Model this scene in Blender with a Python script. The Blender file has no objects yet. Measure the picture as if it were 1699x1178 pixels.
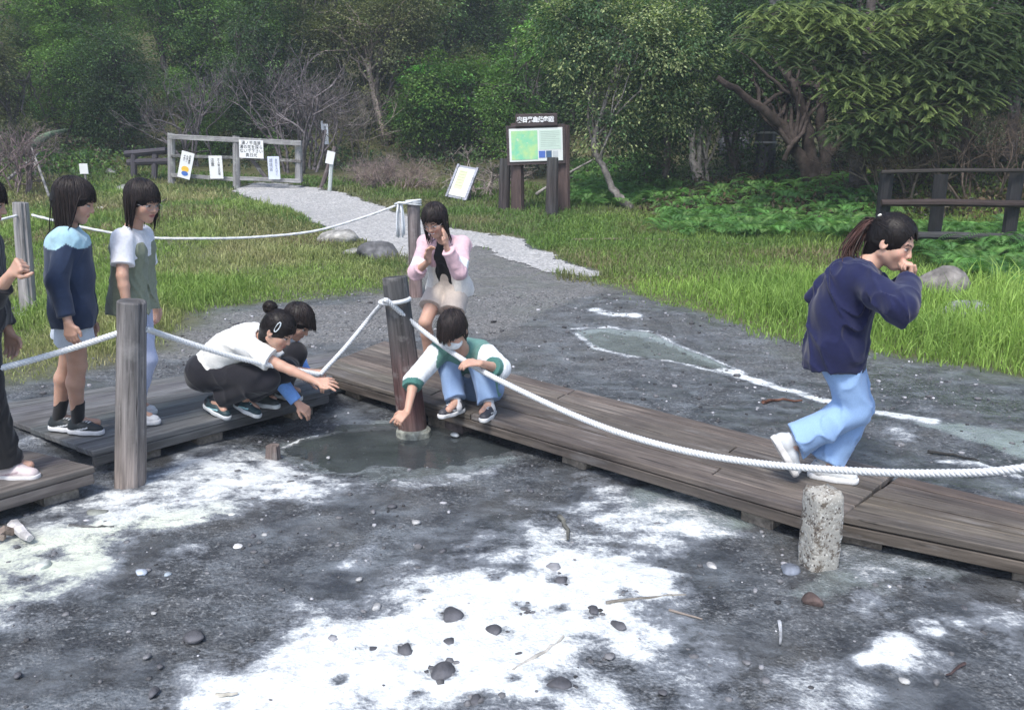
import bpy, math, random
import numpy as np
import openvdb as vdb
from mathutils import Vector, Matrix

# ------------------------------------------------------------------ camera
F_PX, CX, CY = 1350.0, 849.5, 589.0
CAM = np.array([0.0, 0.0, 1.8]); PITCH = math.radians(13.3)
sc = bpy.context.scene
cd = bpy.data.cameras.new('camera'); cam = bpy.data.objects.new('camera', cd)
sc.collection.objects.link(cam); sc.camera = cam
cam.location = CAM; cam.rotation_euler = (math.pi/2 - PITCH, 0, 0)
cd.sensor_width = 36.0; cd.lens = 36.0*F_PX/1699.0; cd.clip_end = 500; cd.clip_start = 0.05
# ------------------------------------------------------------------ light
SUN_EL, SUN_AZ = math.radians(58), math.radians(200)
w = bpy.data.worlds.new('World'); sc.world = w; w.use_nodes = True
nt = w.node_tree; nt.nodes.clear()
sky = nt.nodes.new('ShaderNodeTexSky'); sky.sky_type = 'NISHITA'; sky.sun_disc = False
sky.sun_elevation = SUN_EL; sky.sun_rotation = SUN_AZ; sky.air_density = 1.0; sky.dust_density = 2.0; sky.ozone_density = 1.0
bg = nt.nodes.new('ShaderNodeBackground'); bg.inputs[1].default_value = 0.14
wo = nt.nodes.new('ShaderNodeOutputWorld')
nt.links.new(sky.outputs[0], bg.inputs[0]); nt.links.new(bg.outputs[0], wo.inputs[0])
sl = bpy.data.lights.new('sun', 'SUN'); sl.energy = 2.0; sl.angle = math.radians(14); sl.color = (1.0, 0.965, 0.90)
so = bpy.data.objects.new('sun', sl); sc.collection.objects.link(so)
# sky rotation is measured from +Y towards +X
sd = Vector((math.sin(SUN_AZ)*math.cos(SUN_EL), math.cos(SUN_AZ)*math.cos(SUN_EL), math.sin(SUN_EL)))
so.rotation_euler = sd.to_track_quat('Z', 'Y').to_euler()
sc.view_settings.view_transform = 'Standard'; sc.view_settings.look = 'None'
sc.view_settings.exposure = 0.88; sc.view_settings.gamma = 1.0
sc.cycles.max_bounces = 5; sc.cycles.diffuse_bounces = 2; sc.cycles.glossy_bounces = 2
sc.cycles.transmission_bounces = 3; sc.cycles.transparent_max_bounces = 4; sc.cycles.use_denoising = True
sc.cycles.volume_bounces = 1; sc.cycles.volume_max_steps = 16

rng = np.random.default_rng(7); random.seed(7)
V3 = lambda *a: np.array(a, float)
def nrm(v): v = np.asarray(v, float); return v/(np.linalg.norm(v)+1e-12)
_Fw = V3(0, math.cos(PITCH), -math.sin(PITCH)); _Up = V3(0, math.sin(PITCH), math.cos(PITCH))
def ray(u, v):
    return _Fw + V3(1, 0, 0)*((u-CX)/F_PX) - _Up*((v-CY)/F_PX)
def atz(u, v, z):
    d = ray(u, v); return CAM + d*((z-CAM[2])/d[2])
def aty(u, v, y):
    d = ray(u, v); return CAM + d*(y/d[1])
def joint(par, u, v, L, s):
    """point at distance L from par lying under image point u, v; s=+1 the farther, -1 the nearer one"""
    d = nrm(ray(u, v)); w_ = par-CAM; t0 = w_@d; h2 = w_@w_-t0*t0
    q = L*L-h2; t = t0+s*math.sqrt(q) if q > 0 else t0
    p = CAM+d*t
    if q <= 0: p = par+nrm(p-par)*L
    return p

# ------------------------------------------------------------------ noise and terrain
def _h(ix, iy, s):
    n = (ix.astype(np.int64)*374761393 + iy.astype(np.int64)*668265263 + s*1442695041) & 0xffffffff
    n = ((n ^ (n >> 13))*1274126177) & 0xffffffff
    return ((n ^ (n >> 16)) & 0xffff)/65535.0
def vnoise(x, y, s=0):
    x = np.asarray(x, float); y = np.asarray(y, float)
    ix = np.floor(x).astype(np.int64); iy = np.floor(y).astype(np.int64); fx = x-ix; fy = y-iy
    fx = fx*fx*(3-2*fx); fy = fy*fy*(3-2*fy)
    return (_h(ix, iy, s)*(1-fx)+_h(ix+1, iy, s)*fx)*(1-fy)+(_h(ix, iy+1, s)*(1-fx)+_h(ix+1, iy+1, s)*fx)*fy
def fbm(x, y, s=0, o=4):
    t = 0; a = .5; n = 0
    for k in range(o): t = t+a*vnoise(x*2**k, y*2**k, s+k*17); n += a; a *= .5
    return t/n
def sstep(a, b, x):
    t = np.clip((x-a)/(b-a), 0, 1); return t*t*(3-2*t)
def sdpoly(x, y, P):
    """signed distance to closed polygon, negative inside"""
    P = np.asarray(P, float); d = np.full(x.shape, 1e9); ins = np.zeros(x.shape, bool)
    for i in range(len(P)):
        a = P[i-1]; b = P[i]; e = b-a; wx = x-a[0]; wy = y-a[1]
        t = np.clip((wx*e[0]+wy*e[1])/(e@e+1e-12), 0, 1)
        d = np.minimum(d, (wx-e[0]*t)**2+(wy-e[1]*t)**2)
        c = ((a[1] <= y) & (b[1] > y)) | ((b[1] <= y) & (a[1] > y))
        with np.errstate(divide='ignore', invalid='ignore'):
            xi = a[0]+(y-a[1])*e[0]/(e[1] if e[1] != 0 else 1e-12)
        ins ^= c & (x < xi)
    return np.where(ins, -1, 1)*np.sqrt(d)
def sdline(x, y, P):
    d = np.full(x.shape, 1e9)
    for i in range(len(P)-1):
        a = np.asarray(P[i]); b = np.asarray(P[i+1]); e = b-a; wx = x-a[0]; wy = y-a[1]
        t = np.clip((wx*e[0]+wy*e[1])/(e@e+1e-12), 0, 1)
        d = np.minimum(d, (wx-e[0]*t)**2+(wy-e[1]*t)**2)
    return np.sqrt(d)
ZM = 0.09                                             # level of the mineral mud
DZ = 0.25                                             # height of the deck's walking surface
g2 = lambda u, v, z=DZ: atz(u, v, z)[:2]
A_ = g2(520, 613); B_ = g2(1390, 864)                  # right deck front edge (top surface)
L0_ = g2(546, 644); L1_ = g2(150, 762)                 # left deck front edge
_dr = nrm(B_-A_); _nr = V3(-_dr[1], _dr[0]); _dl = nrm(L1_-L0_); _nl = V3(_dl[1], -_dl[0])
# basin polygon: everything on the camera's side of the decks
_far = 40
BASIN = [L0_+V3(0, .1), B_, B_+nrm(g2(1699, 928)-B_)*_far, V3(30, -30), V3(-30, -30), L1_+_dl*_far, L1_]
def H(x, y):
    x = np.asarray(x, float); y = np.asarray(y, float)
    sd_ = sdpoly(x, y, BASIN)
    z = ZM+sstep(.1, .9, sd_)*(.19-ZM)
    z = z + np.interp(y, [0, 6, 7, 8, 10, 13, 16, 20, 23, 26, 32, 45, 70, 140], [0, 0, .06, .16, .27, .48, .72, 1.2, 1.7, 3.0, 6.5, 15, 31, 60])*sstep(.2, 2., sd_)
    z = z + .10*(fbm(x*.5+3, y*.5, 5)-.5)*sstep(.8, 3, sd_)
    # turf mound left of the path, bank to the right
    z = z + .28*np.exp(-(((x+5.4)/1.6)**2+((y-13.5)/2.2)**2))
    z = z + .9*sstep(3.0, 9, x)*sstep(9.5, 15, y) + .6*sstep(3, 10, -x-3)*sstep(14, 20, y)
    z = z - .07*np.exp(-(((x+.75)/.75)**2+((y-4.98)/.42)**2))           # the spring pool
    z = z + .015*(fbm(x*3, y*3, 9)-.5)*2*(1-sstep(7, 12, y))+.006*(fbm(x*14, y*14, 11, 3)-.5)*2*(1-sstep(5, 9, y))
    return z
def Hs(x, y): return float(H(np.array([x]), np.array([y]))[0])
def ground(u, v):
    """where the view line through u, v meets the terrain"""
    d = ray(u, v); t = np.linspace(1.0, 90, 6000); p = CAM[None]+d[None]*t[:, None]
    b = p[:, 2] < H(p[:, 0], p[:, 1]); i = int(np.argmax(b)) if b.any() else len(t)-1
    return p[i]
def gpoly(pts): return [ground(u, v)[:2] for u, v in pts]

# ------------------------------------------------------------------ object helpers
COL = sc.collection
def tag(o, label=None, cat=None, group=None, kind=None):
    if label: o['label'] = label
    if cat: o['category'] = cat
    if group: o['group'] = group
    if kind: o['kind'] = kind
    return o
def empty(name, loc, label, cat, group=None):
    o = bpy.data.objects.new(name, None); COL.objects.link(o); o.location = loc; o.empty_display_size = .1
    return tag(o, label, cat, group)
def mesh_np(name, V, quads=None, tris=None, cols=None, uv=None, smooth=True, attrs=None):
    me = bpy.data.meshes.new(name); V = np.asarray(V, np.float32)
    q = np.zeros((0, 4), np.int32) if quads is None else np.asarray(quads, np.int32).reshape(-1, 4)
    t = np.zeros((0, 3), np.int32) if tris is None else np.asarray(tris, np.int32).reshape(-1, 3)
    me.vertices.add(len(V)); me.vertices.foreach_set('co', V.ravel())
    nl = q.size+t.size; me.loops.add(nl); li = np.concatenate([q.ravel(), t.ravel()]).astype(np.int32)
    me.loops.foreach_set('vertex_index', li)
    me.polygons.add(len(q)+len(t))
    st = np.concatenate([np.arange(len(q))*4, q.size+np.arange(len(t))*3]).astype(np.int32)
    me.polygons.foreach_set('loop_start', st)
    me.update(calc_edges=True)
    me.polygons.foreach_set('use_smooth', np.full(len(q)+len(t), smooth))
    if cols is not None:
        c = np.ones((len(V), 4), np.float32); c[:, :3] = cols
        a = me.color_attributes.new('Col', 'FLOAT_COLOR', 'POINT'); a.data.foreach_set('color', c.ravel())
    for k, arr in (attrs or {}).items():
        a = me.attributes.new(k, 'FLOAT', 'POINT'); a.data.foreach_set('value', np.asarray(arr, np.float32))
    if uv is not None:
        ul = me.uv_layers.new(name='UVMap'); ul.data.foreach_set('uv', np.asarray(uv, np.float32)[li].ravel())
    me.validate(); return me
def link(name, me, mat, parent=None, loc=None):
    o = bpy.data.objects.new(name, me); COL.objects.link(o)
    if mat: me.materials.append(mat)
    if parent: o.parent = parent
    if loc is not None: o.location = loc
    return o
class MB:
    """collects shapes that become ONE mesh"""
    def __init__(s): s.V = []; s.Q = []; s.T = []; s.C = []; s.U = []; s.n = 0
    def add(s, V, Q=None, T=None, col=(.5, .5, .5), uv=None):
        V = np.asarray(V, float); s.V.append(V)
        if Q is not None and len(Q): s.Q.append(np.asarray(Q, int).reshape(-1, 4)+s.n)
        if T is not None and len(T): s.T.append(np.asarray(T, int).reshape(-1, 3)+s.n)
        c = np.asarray(col, float); s.C.append(np.broadcast_to(c, (len(V), 3)) if c.ndim == 1 else c)
        s.U.append(np.zeros((len(V), 2)) if uv is None else np.asarray(uv, float)); s.n += len(V); return s
    def box(s, c, size, R=None, col=(.5, .5, .5), bev=.0, jit=0.):
        """bevelled box, long axis = local x for the grain"""
        hx, hy, hz = np.asarray(size, float)/2; b = min(bev, hx*.9, hy*.9, hz*.9); c = np.asarray(c, float)
        if b <= 0:
            V = np.array([[sx*hx, sy*hy, sz*hz] for sz in (-1, 1) for sy in (-1, 1) for sx in (-1, 1)])
            Q = [[0, 2, 3, 1], [4, 5, 7, 6], [0, 1, 5, 4], [2, 6, 7, 3], [0, 4, 6, 2], [1, 3, 7, 5]]; T = None
        else:
            V = []; idx = {}
            for sx in (-1, 1):
                for sy in (-1, 1):
                    for sz in (-1, 1):
                        for ax in range(3):
                            p = [sx*hx, sy*hy, sz*hz]
                            for k in range(3):
                                if k != ax: p[k] -= (sx, sy, sz)[k]*b
                            idx[(sx, sy, sz, ax)] = len(V); V.append(p)
            V = np.array(V); Q = []; T = []
            for ax in range(3):
                o = [k for k in range(3) if k != ax]
                for sg in (-1, 1):
                    f = []
                    for a_, b_ in ((-1, -1), (1, -1), (1, 1), (-1, 1)):
                        k = [0, 0, 0]; k[ax] = sg; k[o[0]] = a_; k[o[1]] = b_; f.append(idx[(*k, ax)])
                    Q.append(f if (sg > 0) ^ (ax == 1) else f[::-1])
                for a_ in (-1, 1):
                    for b_ in (-1, 1):
                        k1 = [0, 0, 0]; k1[o[0]] = a_; k1[o[1]] = b_; k2 = list(k1); k1[ax] = -1; k2[ax] = 1
                        Q.append([idx[(*k1, o[0])], idx[(*k2, o[0])], idx[(*k2, o[1])], idx[(*k1, o[1])]])
            for sx in (-1, 1):
                for sy in (-1, 1):
                    for sz in (-1, 1): T.append([idx[(sx, sy, sz, k)] for k in range(3)])
        ro = rng.uniform(0, 30)
        uv = np.stack([V[:, 0]+ro, V[:, 1]+V[:, 2]*.7+ro*1.7], 1)
        if jit: V = V+rng.normal(0, jit, V.shape)
        if R is not None: V = V@np.asarray(R).T
        return s.add(V+c, Q, T, col, uv)
    def tube(s, P, R, n=8, col=(.5, .5, .5), cap=True, rough=0., sq=1.0):
        P = np.asarray(P, float); m = len(P); R = np.broadcast_to(np.asarray(R, float), (m,)).copy()
        T = np.gradient(P, axis=0); T /= np.linalg.norm(T, axis=1)[:, None]+1e-12
        ref = V3(0, 0, 1) if abs(T[0][2]) < .9 else V3(1, 0, 0); N = np.zeros_like(P)
        a = nrm(np.cross(ref, T[0]))
        for i in range(m):
            a = nrm(a-T[i]*(a@T[i])); N[i] = a
        Bn = np.cross(T, N); th = np.linspace(0, 2*math.pi, n, endpoint=False)
        rr = R[:, None]*np.ones(n)
        if rough: rr = rr*(1+rng.normal(0, rough, (1, n))+rng.normal(0, rough*.4, (m, n)))
        V = P[:, None]+rr[..., None]*(np.cos(th)[None, :, None]*N[:, None]+sq*np.sin(th)[None, :, None]*Bn[:, None])
        V = V.reshape(-1, 3); i = np.arange(m-1)[:, None]*n; j = np.arange(n)[None]; j2 = (j+1) % n
        Q = np.stack([i+j, i+j2, i+n+j2, i+n+j], -1).reshape(-1, 4)
        L = np.concatenate([[0], np.cumsum(np.linalg.norm(np.diff(P, axis=0), axis=1))]); ro = rng.uniform(0, 20)
        uv = np.stack([np.repeat(L, n)+ro, np.tile(th, m)*R.max()+ro], 1)
        c = np.asarray(col, float)
        if c.ndim == 2: c = np.repeat(c, n, axis=0)
        if cap:
            cv = np.array([P[0], P[-1]]); V = np.vstack([V, cv]); k = m*n
            tt = [[k, (q+1) % n, q] for q in range(n)]+[[k+1, (m-1)*n+q, (m-1)*n+(q+1) % n] for q in range(n)]
            uv = np.vstack([uv, [[ro, ro], [ro, ro]]])
            if c.ndim == 2: c = np.vstack([c, c[:1], c[-1:]])
            return s.add(V, Q, tt, c, uv)
        return s.add(V, Q, None, c, uv)
    def build(s, name, mat, parent=None, origin=None, smooth=False, loc=None):
        V = np.vstack(s.V)
        if origin is not None: V = V-np.asarray(origin)
        Q = np.vstack(s.Q) if s.Q else None; T = np.vstack(s.T) if s.T else None
        me = mesh_np(name, V, Q, T, np.vstack(s.C), np.vstack(s.U), smooth)
        if not smooth: pass
        return link(name, me, mat, parent, loc)
def rotz(a): c, s = math.cos(a), math.sin(a); return np.array([[c, -s, 0], [s, c, 0], [0, 0, 1.]])
def frame(x, z=(0, 0, 1)):
    """columns: x axis, y, z"""
    x = nrm(x); y = nrm(np.cross(z, x)); return np.stack([x, y, np.cross(x, y)], 1)

# ------------------------------------------------------------------ materials
def newmat(name):
    m = bpy.data.materials.new(name); m.use_nodes = True; n = m.node_tree; n.nodes.clear()
    out = n.nodes.new('ShaderNodeOutputMaterial'); p = n.nodes.new('ShaderNodeBsdfPrincipled')
    n.links.new(p.outputs[0], out.inputs[0]); return m, n, p, out
def noise_node(n, vec, scale, detail=4, rough=.6):
    t = n.nodes.new('ShaderNodeTexNoise'); t.inputs['Scale'].default_value = scale; t.inputs['Detail'].default_value = detail
    t.inputs['Roughness'].default_value = rough
    if vec: n.links.new(vec, t.inputs['Vector'])
    return t
def mapr(n, src, a, b, c, d):
    r = n.nodes.new('ShaderNodeMapRange'); n.links.new(src, r.inputs[0])
    for i, x in enumerate((a, b, c, d)): r.inputs[i+1].default_value = x
    return r.outputs[0]
def mixc(n, f, a, b, mode='MIX'):
    m = n.nodes.new('ShaderNodeMix'); m.data_type = 'RGBA'; m.blend_type = mode
    for s_, x in ((0, f), (6, a), (7, b)):
        if isinstance(x, (int, float)): m.inputs[s_].default_value = x
        elif isinstance(x, tuple): m.inputs[s_].default_value = (*x, 1)
        else: n.links.new(x, m.inputs[s_])
    return m.outputs[2]
def mth(n, op, a, b=None, clamp=False):
    m = n.nodes.new('ShaderNodeMath'); m.operation = op; m.use_clamp = clamp
    for i, x in enumerate((a, b)):
        if x is None: continue
        if isinstance(x, (int, float)): m.inputs[i].default_value = x
        else: n.links.new(x, m.inputs[i])
    return m.outputs[0]
def attr(n, name):
    a = n.nodes.new('ShaderNodeAttribute'); a.attribute_name = name; return a
def bump(n, p, hsock, strength, dist):
    b = n.nodes.new('ShaderNodeBump'); b.inputs['Strength'].default_value = strength; b.inputs['Distance'].default_value = dist
    n.links.new(hsock, b.inputs['Height']); n.links.new(b.outputs[0], p.inputs['Normal']); return b
def texco(n, kind='Object'):
    return n.nodes.new('ShaderNodeTexCoord').outputs[kind]
def colmat(name, rough=.7, var=.25, scale=30, bmp=.3, dist=.004, spec=.3, sheen=0, big=0, sss=0):
    m, n, p, o = newmat(name); a = attr(n, 'Col'); tc = texco(n)
    t = noise_node(n, tc, scale, 5); f = mapr(n, t.outputs[0], .3, .7, 1-var, 1+var)
    if big:
        t2 = noise_node(n, tc, big, 3); f = mth(n, 'MULTIPLY', f, mapr(n, t2.outputs[0], .3, .7, 1-var, 1+var))
    mm = n.nodes.new('ShaderNodeVectorMath'); mm.operation = 'SCALE'
    n.links.new(a.outputs[0], mm.inputs[0]); n.links.new(f, mm.inputs['Scale'])
    n.links.new(mm.outputs[0], p.inputs['Base Color'])
    p.inputs['Roughness'].default_value = rough; p.inputs['Specular IOR Level'].default_value = spec
    p.inputs['Sheen Weight'].default_value = sheen
    if sss:
        p.inputs['Subsurface Weight'].default_value = sss; p.inputs['Subsurface Radius'].default_value = (1, .35, .2); p.inputs['Subsurface Scale'].default_value = .008
    if bmp: bump(n, p, t.outputs[0], bmp, dist)
    return m
def woodmat(name, rough=.75, streak=.55, bmp=.6, lichen=0.0, spec=.3, worn=0.0):
    """weathered timber: grain runs along UV x"""
    m, n, p, o = newmat(name); a = attr(n, 'Col'); uv = texco(n, 'UV')
    mp = n.nodes.new('ShaderNodeMapping'); mp.inputs['Scale'].default_value = (2.2, 45, 1); n.links.new(uv, mp.inputs[0])
    t = noise_node(n, mp.outputs[0], 1.0, 6, .65)
    mp2 = n.nodes.new('ShaderNodeMapping'); mp2.inputs['Scale'].default_value = (1.2, 9, 1); n.links.new(uv, mp2.inputs[0])
    t2 = noise_node(n, mp2.outputs[0], 1.0, 4, .6)
    f = mth(n, 'MULTIPLY', mapr(n, t.outputs[0], .3, .7, 1-streak, 1+streak), mapr(n, t2.outputs[0], .3, .7, .7, 1.35))
    mm = n.nodes.new('ShaderNodeVectorMath'); mm.operation = 'SCALE'
    n.links.new(a.outputs[0], mm.inputs[0]); n.links.new(f, mm.inputs['Scale']); c = mm.outputs[0]
    mpc = n.nodes.new('ShaderNodeMapping'); mpc.inputs['Scale'].default_value = (1.6, 26, 1); mpc.inputs['Location'].default_value = (3.3, 7.7, 0); n.links.new(uv, mpc.inputs[0]); tcx = noise_node(n, mpc.outputs[0], 1.3, 5, .6)
    c = mixc(n, mapr(n, tcx.outputs[0], .40, .33, 0, .85), c, (.018, .016, .015))
    tk = noise_node(n, texco(n), 7, 5, .65); c = mixc(n, mapr(n, tk.outputs[0], .55, .7, 0, .5), c, (.30, .29, .285)) if streak > .56 else c
    if lichen:
        t3 = noise_node(n, texco(n), 9, 6, .75)
        c = mixc(n, mapr(n, t3.outputs[0], .62-lichen*.2, .72-lichen*.1, 0, .8), c, (.42, .44, .40))
    if worn:
        mp3 = n.nodes.new('ShaderNodeMapping'); mp3.inputs['Scale'].default_value = (1.1, 7, 1); n.links.new(uv, mp3.inputs[0]); t4 = noise_node(n, mp3.outputs[0], 1.6, 6, .7)
        c = mixc(n, mapr(n, t4.outputs[0], .56, .72, 0, worn), c, (.34, .33, .33)); t5 = noise_node(n, texco(n), 2.2, 4, .6); c = mixc(n, mapr(n, t5.outputs[0], .5, .7, 0, .45), c, (.06, .05, .048))
    n.links.new(c, p.inputs['Base Color'])
    p.inputs['Roughness'].default_value = rough; p.inputs['Specular IOR Level'].default_value = spec
    bump(n, p, t.outputs[0], bmp, .004); return m
def leafmat(name, trans=.35, rough=.5):
    m, n, p, o = newmat(name); a = attr(n, 'Col'); n.links.new(a.outputs[0], p.inputs['Base Color'])
    p.inputs['Roughness'].default_value = rough; p.inputs['Specular IOR Level'].default_value = .35
    tr = n.nodes.new('ShaderNodeBsdfTranslucent'); n.links.new(mixc(n, 1.0, a.outputs[0], (1., 1.15, .5), 'MULTIPLY'), tr.inputs[0])
    mx = n.nodes.new('ShaderNodeMixShader'); mx.inputs[0].default_value = trans
    n.links.new(p.outputs[0], mx.inputs[1]); n.links.new(tr.outputs[0], mx.inputs[2]); n.links.new(mx.outputs[0], o.inputs[0]); return m
M_wood = woodmat('deck_wood', rough=.6, worn=.55); M_post = woodmat('post_wood', streak=.6, bmp=.9); M_postl = woodmat('lichen_wood', streak=.5, bmp=.9, lichen=.5)
M_dark = woodmat('dark_wood', streak=.5, bmp=.9)
M_bark = colmat('bark', .9, .5, 14, .8, .02, .15, big=3); M_leaf = leafmat('leaf'); M_grass = leafmat('grass_blade', .3, .55)
M_rock = colmat('rock', .8, .4, 12, .8, .02, .3, big=3); M_skin = colmat('skin', .5, .06, 18, .05, .002, .4, sss=.25)
M_cloth = colmat('cloth', .85, .10, 60, .25, .003, .2, sheen=.2); M_denim = colmat('denim', .9, .10, 220, .3, .002, .15, sheen=.15)
M_hair = colmat('hair', .45, .35, 40, .3, .003, .22); M_shoe = colmat('shoe_leather', .55, .1, 40, .1, .002, .4)
M_rope = colmat('rope_fibre', .85, .15, 120, .5, .003, .15); M_paint = colmat('painted_board', .5, .04, 8, 0, .002, .4)
M_conc = colmat('old_concrete', .9, .35, 45, .9, .008, .2, big=18); M_plastic = colmat('smooth_plastic', .35, .03, 8, 0, .001, .5)
# ================================================================== THE GROUND
def graded(a, segs):
    out = [a]; p = a
    for lim, d0, d1 in segs:
        while out[-1] < lim: out.append(out[-1]+d0+(d1-d0)*(out[-1]-p)/(lim-p))
        p = lim
    return np.array(out)
ys = graded(-4, [(1.4, .3, .1), (1.9, .05, .02), (6.5, .018, .022), (9, .025, .05), (16, .06, .15), (30, .2, .5), (140, 1, 5)])
xh = graded(0, [(3.2, .02, .022), (6, .03, .08), (14, .1, .3), (90, .5, 5)])
xs = np.concatenate([-xh[:0:-1], xh])
X, Y = np.meshgrid(xs, ys); x = X.ravel(); y = Y.ravel()
nz = lambda k, a, s=0: (fbm(x*k, y*k, s)-.5)*2*a
wob = nz(2.2, .12, 31)+nz(9, .07, 33)+nz(26, .03, 35)
def soft(pts, edge=.16, wk=1.0, z=0.09):
    P = [atz(u, v, z)[:2] for u, v in pts] if z is not None else gpoly(pts)
    return 1-sstep(-edge, edge, sdpoly(x, y, P)+wob*wk)
white = np.zeros(x.size); yel = np.zeros(x.size); milk = np.zeros(x.size); wet = np.zeros(x.size)
def addm(m, v): np.maximum(m, v, out=m)
addm(white, 1.0*soft([(300, 1195), (350, 1125), (450, 1060), (500, 1020), (610, 1010), (640, 975), (700, 948), (860, 955), (930, 925), (1010, 920), (1090, 945), (1150, 995), (1060, 1010), (1040, 1035), (1085, 1060), (1050, 1085), (980, 1080), (1000, 1130), (1030, 1195)], .20))
addm(white, .62*soft([(860, 965), (880, 900), (900, 870), (940, 830), (980, 800), (1030, 798), (1080, 830), (1190, 850), (1215, 880), (1150, 905), (1090, 925), (1050, 945)], .12))
addm(white, .66*soft([(-200, 1080), (-200, 900), (0, 870), (60, 850), (150, 812), (240, 785), (330, 742), (420, 738), (470, 765), (600, 790), (610, 808), (520, 835), (420, 845), (350, 862), (280, 880), (215, 885), (190, 930), (150, 975), (60, 1005), (0, 1030)], .18))
addm(white, .8*soft([(255, 878), (290, 850), (350, 838), (375, 850), (340, 868), (290, 880)], .05))
addm(white, .8*soft([(20, 880), (90, 850), (200, 830), (240, 850), (170, 900), (190, 925), (120, 960), (10, 990)], .08))
addm(yel, .8*soft([(-200, 1060), (-100, 900), (60, 870), (180, 870), (370, 840), (390, 860), (230, 900), (150, 970), (0, 1020)], .15))
addm(white, .68*soft([(1366, 1106), (1430, 1088), (1470, 1062), (1500, 1062), (1470, 1098), (1400, 1112)], .05, .9))
addm(white, .5*soft([(1430, 1080), (1480, 1050), (1560, 1080), (1580, 1110), (1480, 1110)], .05, .6))
addm(white, .7*soft([(1520, 1040), (1545, 1034), (1566, 1046), (1550, 1055), (1526, 1052)], .03, .6))
addm(white, .42*soft([(1560, 1025), (1600, 1030), (1720, 1080), (1720, 1110), (1620, 1060)], .05, .5))
addm(white, .5*soft([(1090, 1110), (1190, 1060), (1230, 1110), (1180, 1195), (1120, 1195)], .15))
addm(white, .42*soft([(1380, 905), (1540, 935), (1590, 945), (1520, 970), (1440, 985), (1380, 960)], .08))
addm(white, .5*soft([(640, 800), (830, 770), (830, 790), (690, 812), (640, 812)], .04, .5))
def gline(pts, wd, amp, z, jit=.35):
    P = [atz(u, v, z)[:2] for u, v in pts]; d = sdline(x, y, P)+wob*wd*jit*6
    addm(white, amp*(1-sstep(wd*.4, wd, d)))
gline([(470, 738), (505, 722), (560, 706), (650, 700), (720, 706), (790, 716)], .035, .8, ZM, .15)
gline([(300, 790), (380, 765), (470, 780), (560, 800)], .06, .7, ZM)
ZB = .19
gline([(950, 562), (1010, 560), (1080, 567), (1150, 588), (1240, 620)], .035, .62, ZB, .45); addm(milk, .75*soft([(950, 563), (1010, 560), (1080, 567), (1150, 588), (1250, 622), (1110, 604), (985, 588)], .06, .5, ZB))
gline([(955, 566), (985, 585), (1040, 597), (1110, 602), (1220, 624)], .05, .6, ZB, .5)
gline([(1200, 614), (1290, 640), (1380, 664), (1450, 682), (1540, 700)], .10, .80, ZB, .25)
gline([(985, 540), (1015, 546), (1050, 548)], .12, .62, ZB, .3)
gline([(1560, 764), (1620, 768), (1690, 790)], .05, .7, ZB, .2)
addm(milk, .8*soft([(1480, 688), (1560, 702), (1699, 715), (1800, 760), (1699, 760), (1600, 730)], .06, .5, ZB))
addm(milk, .9*soft([(1040, 800), (1100, 812), (1200, 838), (1262, 868), (1190, 890), (1110, 885), (1030, 840)], .08, .8))
addm(milk, .55*soft([(1390, 900), (1560, 930), (1590, 950), (1470, 990), (1380, 1010), (1300, 990)], .12))
addm(milk, .6*soft([(780, 1020), (860, 1010), (940, 1040), (930, 1070), (850, 1110), (820, 1060)], .04, .5))
addm(milk, .45*soft([(360, 730), (470, 735), (640, 790), (560, 800), (400, 760)], .1)); addm(milk, .5*soft([(430, 745), (520, 705), (650, 690), (800, 712), (880, 760), (800, 805), (640, 810), (500, 795)], .16))
addm(wet, .8*soft([(360, 740), (480, 680), (560, 660), (700, 690), (860, 745), (850, 790), (680, 810), (480, 790)], .1))
addm(wet, .55*(fbm(x*1.3, y*1.3, 71) > .56)*(y < 4.6))
addm(wet, .9*soft([(80, 1100), (100, 1080), (180, 1080), (170, 1125), (90, 1130)], .05, .4))
addm(wet, .8*soft([(150, 1020), (200, 980), (210, 1040), (170, 1060)], .05, .5))
addm(wet, .8*soft([(1280, 590), (1420, 600), (1699, 660), (1699, 700), (1420, 640)], .2, 1, ZB))
scat = sstep(.60, .74, fbm(x*2.1, y*2.1, 55, 5))*.42*(1-sstep(4.6, 5.2, y)); addm(white, scat)
for (u, v, rp) in [(752, 1024, 30), (672, 1082, 30), (735, 1118, 42), (790, 1165, 34), (928, 1140, 34), (626, 1008, 18), (840, 1050, 24), (985, 1018, 30), (930, 965, 26), (868, 1012, 34), (980, 1095, 26), (600, 1075, 22), (560, 1130, 20), (1040, 985, 22), (700, 985, 20), (820, 960, 24), (985, 880, 22), (930, 1010, 20), (500, 790, 22), (420, 770, 16), (90, 920, 24), (140, 870, 20), (40, 960, 24), (690, 1150, 22), (850, 1130, 18)]:
    q = atz(u, v, ZM); dp = (q-CAM)@_Fw; rr = rp*dp/F_PX; white *= 1-.55*np.exp(-(((x-q[0])/rr)**2+((y-q[1])/(rr*.9))**2)**1.2*(.6+1.2*fbm(x*14, y*14, 61)))
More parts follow.
